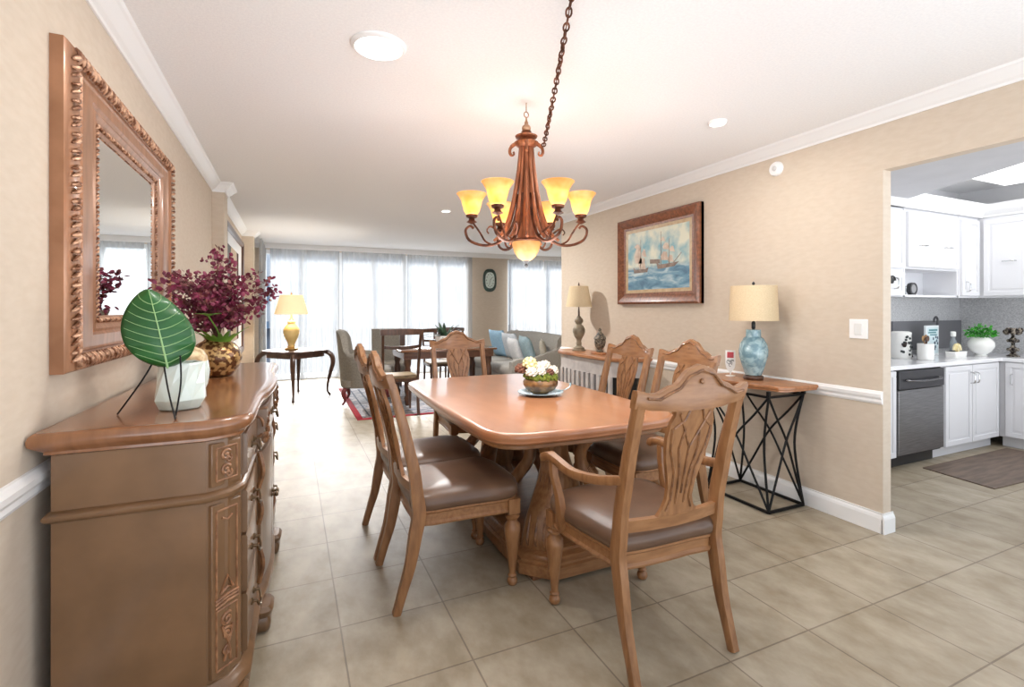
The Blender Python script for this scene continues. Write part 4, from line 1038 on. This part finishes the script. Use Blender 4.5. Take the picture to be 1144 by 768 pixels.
# plant on the far table
pp = thing('potted_plant', 'low dark leafed plant in a pale bowl on the far table', 'plant', (2.13,7.2,.766)); pp.scale = (1.4,1.4,2.1)
MB().lathe([(.05,0),(.07,.005),(.10,.05),(.105,.075),(.098,.075),(.09,.05),(.001,.045)],24).obj('pot', cream_white, pp)
m = MB(); rd = random.Random(4)
for k in range(46):
    a = rd.random()*6.28; e = rd.uniform(.3,1.2); d = Vector((cos(a)*cos(e)*1.3,sin(a)*cos(e)*1.3,sin(e)*.8)); L_ = rd.uniform(.10,.22)
    blade(m, (.02*cos(a),.02*sin(a),.06), d, L_, .018)
m.obj('foliage', noisy('dark_foliage', sr(70,96,74), sr(36,58,48), 10, .5), pp)

# ------------------------------------------------------------------ sofa and cushions
sf = thing('sofa', 'grey loveseat with sloping arms by the right hand windows', 'sofa', (3.27,7.25,0), R(90))
# local: front +y -> world -x ; local x -> world y
SW = .98
MB().stack(rrect(-SW+.05,SW-.05,-.38,.40,.06,4), [(-.01,.14),(0,.16),(0,.34),(-.01,.36)]).obj('base', sofa_fab, sf)
for s in (-1,1):
    cxx = s*(SW-.15)/2
    MB().stack([(x+cxx,y) for x,y in rrect(-(SW-.17)/2,(SW-.17)/2,-.25,.42,.07,5)], [(-.02,.355),(0,.37),(.008,.43),(0,.475),(-.03,.495),(-.1,.5)]).obj('seat_cushion', sofa_fab, sf, angle=60)
m = MB(); m.loft([[(x,y-.14*(z-.3)-.02*(1-(x/SW)**2),z) for y,z in ((-.26,.16),(-.22,.5),(-.22,.86),(-.25,.93-.02*abs(x)),(-.31,.955-.02*abs(x)),(-.37,.93-.02*abs(x)),(-.39,.86),(-.40,.5),(-.40,.16))] for x in [-SW+.02+(2*SW-.04)*i/12 for i in range(13)]]); m.obj('backrest', sofa_fab, sf, angle=60)
for s in (-1,1):
    secs = []
    for i in range(13):
        t_ = i/12; y = -.42+.86*t_; h = lerp([0,.25,.6,.9,1],[.95,.72,.635,.62,.58], t_)
        yy = y-.10*(1-t_)**3
        secs.append([(s*(SW-.11),yy,.15),(s*(SW-.11),yy,h-.03),(s*(SW-.09),yy,h-.005),(s*(SW-.05),yy,h),(s*(SW-.005),yy,h-.01),(s*(SW+.005),yy,h-.05),(s*(SW-.01),yy*.97,.15)])
    MB().loft(secs).obj('arm', sofa_fab, sf, angle=60)
for sx in (-1,1):
    for sy in (-1,1): MB().bar([(sx*(SW-.12),sy*.34,0),(sx*(SW-.14),sy*.32,.15)], [.03,.05],[.03,.05]).obj('leg', darkw, sf)
def cushion(loc, rot, mt_, label, w=.44, th=.14):
    n = 10; vs = []; fs = []
    for side in (1,-1):
        for j in range(n+1):
            for i in range(n+1):
                u = -1+2*i/n; v = -1+2*j/n; puff = (1-u**4)*(1-v**4)
                k = 1-.06*(1-abs(u*v)); vs.append((u*w/2*(1-.05*(1-v*v)), side*th/2*max(0,puff)**.55, v*w/2*(1-.05*(1-u*u))))
    for s in range(2):
        o0 = s*(n+1)**2
        for j in range(n):
            for i in range(n):
                a = o0+j*(n+1)+i; fs.append((a,a+1,a+n+2,a+n+1))
    mb = MB().add(vs, fs); me = mb.obj('cushion', mt_, angle=180)
    bm = bmesh.new(); bm.from_mesh(me.data); bmesh.ops.remove_doubles(bm, verts=bm.verts, dist=.0005); bmesh.ops.recalc_face_normals(bm, faces=bm.faces); bm.to_mesh(me.data); bm.free()
    me.location = loc; me.rotation_euler = rot; return tag(me, label, 'cushion', 'cushions on the sofa')
fb = lambda n,a,b: noisy(n, sr(*a), sr(*b), 40, .9, bump=.2, bscale=150)
sky = fb('sky_blue_cotton',(160,196,220),(146,184,210)); pal = fb('pale_grey_cotton',(206,210,214),(190,196,202)); tea = fb('grey_teal_cotton',(150,172,178),(134,156,164))
cushion((3.34,7.95,.72),(R(-16),0,R(90+8)), sky, 'sky blue cushion at the far left end of the sofa', .50)
cushion((3.34,7.42,.71),(R(-16),0,R(90+6)), pal, 'pale grey blue cushion second from left on the sofa', .46)
cushion((3.24,7.05,.68),(R(-18),0,R(90-4)), fb('white_cotton',(222,222,222),(206,208,210)), 'whitish small cushion in the middle of the sofa', .40)
cushion((3.27,6.68,.705),(R(-18),R(0),R(90-10)), tea, 'grey teal cushion near the right end of the sofa', .45)
cushion((3.42,6.46,.70),(R(-10),0,R(90-28)), fb('beige_cotton',(186,180,166),(170,164,150)), 'beige cushion tucked against the right arm of the sofa', .36, .10)

# ------------------------------------------------------------------ kitchen shell
KY, KX = 2.98, 6.85
struct(MB().box(3.27, KX+.1, KY, KY+.1, 0, 2.7).obj('wall_kitchen_back', kwall_m, smooth=False))
struct(MB().box(KX, KX+.1, -.5, KY, 0, 2.7).obj('wall_kitchen_right', kwall_m, smooth=False))
# low ceiling by the opening with a diagonal edge, then a raised lit tray
low = [(3.27,-.5),(4.05,-.5),(4.05,.75),(5.15,2.72),(5.15,KY),(3.27,KY)]
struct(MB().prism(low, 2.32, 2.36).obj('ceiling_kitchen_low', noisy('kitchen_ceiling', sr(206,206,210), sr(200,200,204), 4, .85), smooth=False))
struct(MB().box(3.27, KX, -.5, KY, 2.62, 2.66).obj('ceiling_kitchen_tray', white_m, smooth=False))
m = MB()
m.loft([[(x,y,2.32),(x,y,2.36),(x-.02*0,y,2.62),(x+.03,y,2.62)] if False else [(x,y,2.36),(x,y,2.62),(x-.03,y,2.62),(x-.03,y,2.36)] for x,y in ((4.05,-.5),(4.05,.75),(5.15,2.72),(5.15,KY))])
struct(m.obj('wall_kitchen_tray_side', white_m, smooth=False))
SB = 2.26
kc = [(0,0),(.01,0),(.016,.02),(.035,.035),(.06,.06),(.075,.085),(.085,.10),(.085,.12),(0,.12)]
struct(MB().box(5.15, KX, 2.63, KY, SB, 2.40).box(KX-.36, KX, -.5, 2.63, SB, 2.40).obj('wall_kitchen_soffit', cabinet_m, smooth=False))
runx('trim_20', kc, 2.63, 3.6, KX-.36, -1, SB)
run('trim_21', kc, KX-.36, -.5, 2.63, -1, SB)
# backsplash
mosaic = noisy('grey_mosaic', sr(214,214,214), sr(176,176,178), 70, .3, (1,1,2.2), 3, bump=.15, bscale=90, lo=.35, hi=.65)
struct(MB().box(3.28, KX, KY-.012, KY, .86, 1.5).box(KX-.012, KX, .6, KY-.012, .86, 1.5).obj('wall_backsplash', mosaic, smooth=False))
slate = mat('dark_grey_slab', sr(112,112,116), .35)
sl = MB().box(5.55, KX-.014, KY-.03, KY-.012, .90, 1.20).obj('backsplash_panel', slate, smooth=False); sl['kind'] = 'structure'
sl.name = 'trim_22'

def kdoor(par, x0, x1, z0, z1, y=0, hand=None, hz=None, knob=False, name='door'):
    d = MB().box(x0,x1,y-.018,y,z0,z1).obj(name, cabinet_m, par, smooth=False, bevel=.002)
    w = .045
    m = MB()
    for a,b,c,e in ((x0,x1,z0,z0+w),(x0,x1,z1-w,z1),(x0,x0+w,z0+w,z1-w),(x1-w,x1,z0+w,z1-w)): m.box(a,b,y-.026,y-.017,c,e)
    m.box(x0+w+.02,x1-w-.02,y-.023,y-.017,z0+w+.02,z1-w-.02)
    m.obj('door_frame', cabinet_m, d, smooth=False, bevel=.003)
    if hand is not None:
        h = MB(); hx, hz_, vert = hand
        a = V(hx,y-.026,hz_-.05) if vert else V(hx-.05,y-.026,hz_); b_ = V(hx,y-.026,hz_+.05) if vert else V(hx+.05,y-.026,hz_)
        h.tube(smoothpath([a, a+V(0,-.03,0)+(b_-a)*.1, (a+b_)/2+V(0,-.034,0), b_+V(0,-.03,0)-(b_-a)*.1, b_],3), .006, 6); h.obj('handle', chrome, d)
    return d
BF = 2.40; TOE = .10; CT = .86
def base_unit(label, x0, x1, doors, loc=None, rz=0, depth=KY-.015-BF):
    t = thing('base_cabinet', label, 'cabinet', loc or (0,BF,0), rz)
    MB().box(x0,x1,.0,depth,TOE,CT-.035).obj('carcass', cabinet_m, t, smooth=False)
    MB().box(x0,x1,.06,.08,0,TOE).obj('toe_kick', cabinet_m, t, smooth=False)
    for d in doors: kdoor(t, *d)
    return t
g = .004
base_unit('white base cabinet sliver at the left of the dishwasher', 3.30, 4.52, [(4.10,4.515,TOE+.01,CT-.045,0,(4.14,.70,True))])
base_unit('white double door base cabinet right of the dishwasher', 5.22, 6.23, [(5.25,5.69,TOE+.01,CT-.045,0,(5.66,.70,True)), (5.70,6.18,TOE+.01,CT-.045,0,(5.73,.70,True))])
# return run faces -x ; local x -> world -y
def place_r(x, y): return dict(loc=(x,y,0), rz=R(-90))
base_unit('white base cabinet of the right hand kitchen run beyond the corner', 0, 1.2, [(.05,.42,TOE+.01,CT-.045,0,(.10,.66,True)), (.43,.80,TOE+.01,CT-.045,0,(.75,.66,True))], depth=KX-.015-6.25, **place_r(6.25,BF-.001))
# dishwasher
dw = thing('dishwasher', 'stainless steel dishwasher with black control panel under the kitchen counter', 'dishwasher', (4.87,BF,0))
MB().box(-.345,.345,.0,.55,TOE,CT-.036).obj('tub', black_p, dw, smooth=False)
MB().box(-.335,.335,-.032,0,TOE+.02,.655).obj('door', steel, dw, smooth=False, bevel=.006)
MB().box(-.335,.335,-.036,0,.66,CT-.045).obj('control_panel', mat('dark_control_panel', sr(58,58,62), .3, .3), dw, smooth=False, bevel=.006)
m = MB(); m.tube(smoothpath([(-.24,-.036,.74),(-.23,-.062,.735),(0,-.072,.728),(.23,-.062,.735),(.24,-.036,.74)],4), .010, 8); m.obj('handle', mat('satin_dark_metal', (.2,.2,.21), .25, .9), dw)
MB().box(-.33,.33,.05,.07,0,TOE).obj('toe_kick', black_p, dw, smooth=False)
# countertop, L shaped
ctp = MB().loft([[(x,y,z) for x,y in ((3.30,BF-.03),(6.22,BF-.03),(6.22,.9),(KX-.015,.9),(KX-.015,KY-.032),(5.54,KY-.032),(5.54,KY-.014),(3.30,KY-.014))] for z in (CT-.035,CT)]).obj('countertop', quartz, smooth=False, bevel=.004)
tag(ctp, 'white quartz kitchen countertop turning the corner', 'countertop')

# wall cabinets
UF = 2.66; ub, ut = 1.44, 2.258
def upper(label, x0, x1, z0, z1, doors, loc=None, rz=0, depth=KY-.015-UF, extra=None):
    t = thing('wall_cabinet', label, 'cabinet', loc or (0,UF,0), rz)
    if extra != 'niche': MB().box(x0,x1,0,depth,z0,z1).obj('carcass', cabinet_m, t, smooth=False)
    for d in doors: kdoor(t, *d)
    return t
upper('white wall cabinet at the far left of kitchen, cut by the opening', 3.30, 5.16, ub, ut, [(4.70,5.14,1.70,ut-.03,0), (4.70,5.14,ub+.01,1.66,0,(4.98,1.56,True))])
t = upper('white two door wall cabinet above the open display niche', 5.17, 6.10, 1.70, ut, [(5.20,5.62,1.72,ut-.03,0,(5.42,1.92,False)), (5.63,6.06,1.72,ut-.03,0,(5.85,1.92,False))])
m = MB(); m.box(5.17,6.10,0,.30,ub,ub+.02); m.box(5.17,5.19,0,.30,ub,1.70); m.box(6.08,6.10,0,.30,ub,1.70); m.box(5.17,6.10,.29,.30,ub,1.70); m.obj('open_niche', cabinet_m, t, smooth=False)
upper('white tall narrow wall cabinet left of the kitchen corner', 6.11, 6.49, ub, ut, [(6.13,6.46,ub+.02,ut-.03,0,(6.20,1.55,True))])
upper('white tall wall cabinet right of the kitchen corner', 0, .50, ub, ut, [(.05,.44,ub+.02,ut-.03,0,(.25,1.80,False))], depth=KX-.015-6.49, **place_r(6.49,UF-.001))
upper('white wall cabinet at the right edge of the photo', .51, 1.2, ub, ut, [(.53,.95,ub+.02,ut-.03,0,(.57,1.60,True))], depth=KX-.015-6.49, **place_r(6.49,UF-.001))
# black scroll on the left cabinet
sc_ = MB(); sc_.tube([(4.93+.045*math.exp(-.12*i)*cos(i*.5), UF-.034, 1.585+.045*math.exp(-.08*i)*sin(i*.5)) for i in range(20)], .010, 6); o = sc_.obj('scroll_ornament', black_p); tag(o, 'black curled ornament hanging on the leftmost wall cabinet', 'ornament')
# niche items
nc = thing('small_clock', 'small round dark clock in the open kitchen niche', 'clock', (5.42,2.72,ub+.02), 0)
Mc = Matrix.Translation((0,0,.06)) @ Matrix.Rotation(R(90),4,'X')
MB().lathe([(.056,-.02),(.06,0),(.058,.02),(.046,.022),(.044,.016),(.001,.016)],28,M=Mc).obj('case', mat('pewter', sr(96,96,98), .35, .7), nc)
MB().lathe([(.040,.015),(.040,.0175),(.001,.0175)],24,M=Mc).obj('dial', mat('grey_dial', sr(150,150,152), .4), nc)
MB().box(-.03,.03,-.02,.02,0,.008).obj('foot', mat('pewter_foot', sr(96,96,98), .35, .7), nc, smooth=False)
for dx, lab in ((-.20,'clear small glass at the left in the open kitchen niche'),(-.12,'clear small glass beside the niche clock')):
    o = MB().lathe([(.022,0),(.024,.004),(.022,.05),(.028,.085),(.026,.085),(.020,.05),(.018,.008),(.001,.008)],20).obj('drinking_glass', mat('frosted_glass', sr(226,230,232), .1, Transmission_Weight=.7), angle=50); o.location = (5.42+dx,2.73,ub+.02); tag(o, lab, 'glass', 'glasses in the kitchen niche')

# counter things
can_ = thing('canister', 'white canister with black letter and leaf pattern on the kitchen counter', 'canister', (5.28,2.74,CT))
MB().lathe([(.075,0),(.08,.005),(.08,.22),(.082,.225),(.082,.245),(.06,.255),(.001,.257)],36).obj('body', cream_white, can_)
m = MB(); rd = random.Random(8)
for k in range(16):
    a = R(-150+rd.random()*130); z = .02+.19*rd.random(); m.ball((.079*cos(a),.079*sin(a),z), (.012,.012,.013), 6, 5)
m.tube([(.0815*cos(a),.0815*sin(a),z) for a,z in ((R(-95),.16),(R(-80),.16),(R(-88),.16),(R(-88),.09),(R(-92),.075),(R(-99),.072),(R(-104),.085))], .005, 5)
m.obj('printed_pattern', mat('printed_black', (.03,.04,.04), .5), can_)
uc = MB().lathe([(.055,0),(.06,.005),(.062,.15),(.058,.15),(.054,.01),(.001,.01)],32).obj('utensil_crock', cream_white); uc.location = (5.30,2.55,CT); tag(uc, 'white crock of wooden utensils on the kitchen counter', 'crock')
wd_ = noisy('utensil_wood', sr(190,150,104), sr(140,100,64), 8, .6)
for i, (a, ln_, mm_, lab) in enumerate(((.3,.22,wd_,'light wooden spoon in the white crock, leaning right'),(2.2,.21,wd_,'light wooden spoon in the white crock, leaning left'),(4.0,.20,darkw,'dark wooden spatula in the white crock'),(5.3,.21,darkw,'dark wooden spoon at the back of the white crock'))):
    m = MB(); d = Vector((cos(a)*.2,sin(a)*.2,1)).normalized(); m.tube([V(-.02*cos(a),-.02*sin(a),.015), V(-.02*cos(a),-.02*sin(a),.015)+d*ln_*.8], .005, 6)
    m.ball(V(-.02*cos(a),-.02*sin(a),.015)+d*ln_*.88, (.018,.010,.028)); o = m.obj('wooden_utensil', mm_); o.location = uc.location; tag(o, lab, 'utensil', 'utensils in the crock')
fc = thing('kitchen_faucet', 'dark arched kitchen faucet curving left over the counter', 'faucet', (5.50,2.78,CT))
MB().lathe([(.03,0),(.03,.01),(.018,.03),(.014,.05)],18).obj('base', mat('dark_bronze', sr(58,48,44), .3, .7), fc)
MB().tube(smoothpath([(0,0,.04),(0,0,.16),(-.05,-.02,.225),(-.14,-.05,.235),(-.22,-.08,.20),(-.27,-.10,.14),(-.30,-.11,.125)],5), [.014]*12+[.013]*12+[.016]*7, 9).obj('spout', mat('dark_bronze_spout', sr(58,48,44), .3, .7), fc)
# framed print
pf = thing('framed_print', 'white framed print with teal heading leaning on the kitchen backsplash', 'picture', (5.90,2.78,CT))
MB().box(-.115,.115,0,.02,0,.30).obj('frame', mat('silver_white_frame', sr(222,228,230), .3), pf, smooth=False, bevel=.003)
MB().box(-.095,.095,-.003,.0,.02,.28).obj('paper', mat('print_paper', sr(206,222,226), .5), pf, smooth=False)
tl_m = mat('teal_ink', sr(84,140,146), .5); dk_m = mat('slate_ink', sr(80,96,110), .5)
m = MB()
for z0, z1, a, b_ in ((.245,.262,-.07,.07),(.222,.236,-.08,.05),(.20,.212,-.05,.075)): 
    x = a
    while x < b_: m.box(x, x+.009, -.005,-.003, z0, z1); x += .014
m.obj('teal_lettering', tl_m, pf, smooth=False)
m = MB(); rd = random.Random(2)
for k in range(14): x = rd.uniform(-.05,.08); z = rd.uniform(.03,.17); m.box(x,x+.02,-.005,-.003,z,z+.025)
m.obj('dark_motif', dk_m, pf, smooth=False)
# paper towel/tap bar behind
o = MB().tube(smoothpath([(0,0,0),(0,0,.30),(.0,0,.36),(-.03,0,.385),(-.06,0,.36),(-.06,0,.33)],4), .010, 8).obj('towel_hook_stand', mat('grey_metal_stand', sr(90,90,94), .4, .6)); o.location = (6.12,2.84,CT); tag(o, 'thin grey hooked metal stand behind the framed print', 'stand')
# caddy with sponge and bottle
cd = MB().loft([[(x,y,z) for x,y in rrect(-w_,w_,-.045+(.1-w_)*.2,.045,.015,3)] for w_, z in ((.095,0),(.105,.06),(.098,.06),(.09,.012))]).obj('sink_caddy', cream_white, smooth=False); cd.location = (5.84,2.56,CT); tag(cd, 'low white sink caddy on the kitchen counter', 'caddy')
sg_m = noisy('cream_sponge', sr(236,226,186), sr(206,186,130), 40, .9)
o = MB().tube([(.045*cos(a),0,.05*sin(a)+.06) for a in [pi*k/12 for k in range(13)]], .018, 8, flat=1.0).box(-.012,.012,-.012,.012,.03,.09).obj('scrub_sponge', sg_m); o.location = (5.81,2.54,CT+.012); tag(o, 'cream arched scrubber in the white sink caddy', 'scrubber')
o = thing('soap_bottle', 'slim glass bottle with white cap behind the sink caddy', 'bottle', (6.06,2.68,CT))
MB().lathe([(.026,0),(.028,.004),(.028,.14),(.016,.17),(.014,.19)],22).obj('bottle_body', mat('bottle_grey_glass', sr(170,176,180), .1, Transmission_Weight=.5), o)
MB().lathe([(.018,.19),(.022,.195),(.022,.235),(.016,.24),(.001,.241)],20).obj('cap', cream_white, o)
# plant in white vase
kp = thing('potted_plant', 'bushy bright green plant in a round white vase on the kitchen counter', 'plant', (6.20,2.52,CT))
MB().lathe([(.045,0),(.048,.008),(.04,.02),(.075,.05),(.102,.10),(.100,.14),(.075,.175),(.05,.19),(.045,.185),(.001,.18)],36).obj('vase', cream_white, kp)
m = MB(); rd = random.Random(9)
for k in range(170):
    a = rd.random()*6.28; e = math.asin(rd.uniform(-.1,1)); d = Vector((cos(a)*cos(e),sin(a)*cos(e),sin(e)*.95)); L_ = rd.uniform(.05,.115)
    p = Vector((0,0,.20)); q = p+d*L_; leaf(m, q, d+Vector((rd.uniform(-.6,.6),rd.uniform(-.6,.6),rd.uniform(-.3,.6))), .02)
    if k % 4 == 0: m.tube([V(0,0,.16), p+d*L_*.5, q], .0015, 4)
m.obj('foliage', noisy('bright_foliage', sr(70,170,44), sr(30,116,26), 14, .5), kp, smooth=False)
# dark floral figurine
fg = thing('candle_holder', 'dark metal flower shaped candle holder on the kitchen counter near the corner', 'candle holder', (6.46,2.38,CT))
pew = noisy('antique_pewter', sr(150,140,126), sr(40,34,32), 40, .35, metal=.6, lo=.42, hi=.56)
MB().lathe([(.05,0),(.052,.008),(.03,.02),(.018,.04),(.032,.06),(.034,.08),(.016,.10),(.014,.13),(.03,.15),(.03,.17),(.014,.19),(.012,.24),(.035,.25),(.03,.28),(.001,.28)],18).obj('stem', pew, fg)
m = MB()
for k in range(9):
    a = k*2*pi/9; m.ball((.052*cos(a),.052*sin(a),.245+.016*sin(k*2)), (.024,.024,.026), 8, 6)
m.obj('petals', pew, fg)
for zz in (.155,.07):
    m = MB()
    for k in range(9): a = k*2*pi/9; m.ball((.033*cos(a),.033*sin(a),zz), (.015,.015,.018), 7, 5)
    m.obj('petals', pew, fg)
# kitchen mat
mm_ = noisy('wood_look_mat', sr(120,102,88), sr(92,78,68), 3, .6, (1.2,9,1), 6)
o = MB().loft([[(x,y,z) for x,y in ((4.72,1.84),(6.20,1.78),(6.20,2.33),(4.80,2.33))] for z in (0,.008)]).obj('kitchen_mat', mm_, smooth=False); tag(o, 'dark brown wood look mat on the kitchen floor before the cabinets', 'mat')

# ------------------------------------------------------------------ light
W_ = bpy.data.worlds.new('sky'); bpy.context.scene.world = W_; W_.use_nodes = True
bg = W_.node_tree.nodes['Background']; bg.inputs[0].default_value = (.93,.97,1,1); bg.inputs[1].default_value = 1.0
nt = W_.node_tree; tc = nt.nodes.new('ShaderNodeTexCoord'); sp = nt.nodes.new('ShaderNodeSeparateXYZ'); rp = nt.nodes.new('ShaderNodeValToRGB')
mr = nt.nodes.new('ShaderNodeMapRange'); mr.inputs[1].default_value = -.3; mr.inputs[2].default_value = .3
nt.links.new(tc.outputs['Generated'], sp.inputs[0]); nt.links.new(sp.outputs['Z'], mr.inputs[0]); nt.links.new(mr.outputs[0], rp.inputs[0]); nt.links.new(rp.outputs[0], bg.inputs[0])
e = rp.color_ramp.elements; e[0].position = .35; e[0].color = (3.4,3.55,3.75,1); e[1].position = .6; e[1].color = (1.1,1.2,1.32,1)   # glow added below the horizon to lift the ceiling, sky above
def area(name, loc, rot, sx, sy, e, col=(1,1,1)):
    l = bpy.data.lights.new(name,'AREA'); l.shape = 'RECTANGLE'; l.size = sx; l.size_y = sy; l.energy = e; l.color = col
    o = bpy.data.objects.new(name, l); o.location = loc; o.rotation_euler = rot; C.objects.link(o); return o
area('daylight_windows', (1.5,10.7,1.3), (R(-90),0,0), 4.0, 2.3, 60, (.95,.98,1))
area('daylight_window_right', (5.4,10.7,1.3), (R(-90),0,0), 2.0, 2.3, 30, (.95,.98,1))
sn = bpy.data.lights.new('sun','SUN'); sn.energy = 16.0; sn.angle = R(24); sn.color = (1,.99,.97)
so_ = bpy.data.objects.new('sun', sn); so_.rotation_euler = (R(-68),0,R(-5)); so_.location = (2,14,6); C.objects.link(so_)
t = thing('tray_fill_panel', 'broad glowing panel added to brighten the raised kitchen ceiling', 'ceiling light', (5.5,1.4,2.62))  # glowing block added to brighten the tray and its side walls
MB().box(-.95,.85,-1.3,1.0,-.09,0).obj('panel', mat('luminous_panel', (1,1,1), .5, Emission_Color=(1,.99,.97,1), Emission_Strength=1.7), t, smooth=False)
area('ceiling_spot_far', (1.69,5.66,2.47), (0,0,0), .12, .12, 60, (1,.98,.96))
area('ceiling_spot_right', (2.44,2.28,2.47), (0,0,0), .1, .1, 8, (1,.97,.92))
area('ceiling_spot_glow', (.36,2.24,2.47), (0,0,0), .2, .2, 9, (1,.97,.92))
plight('chandelier_glow', (cx_,cy_,1.50), 40, (1,.985,.97), .4)
vs_ = bpy.context.scene.view_settings
vs_.view_transform = 'Standard'; vs_.look = 'None'; vs_.gamma = 1; vs_.exposure = 0.1; vs_.use_curve_mapping = False
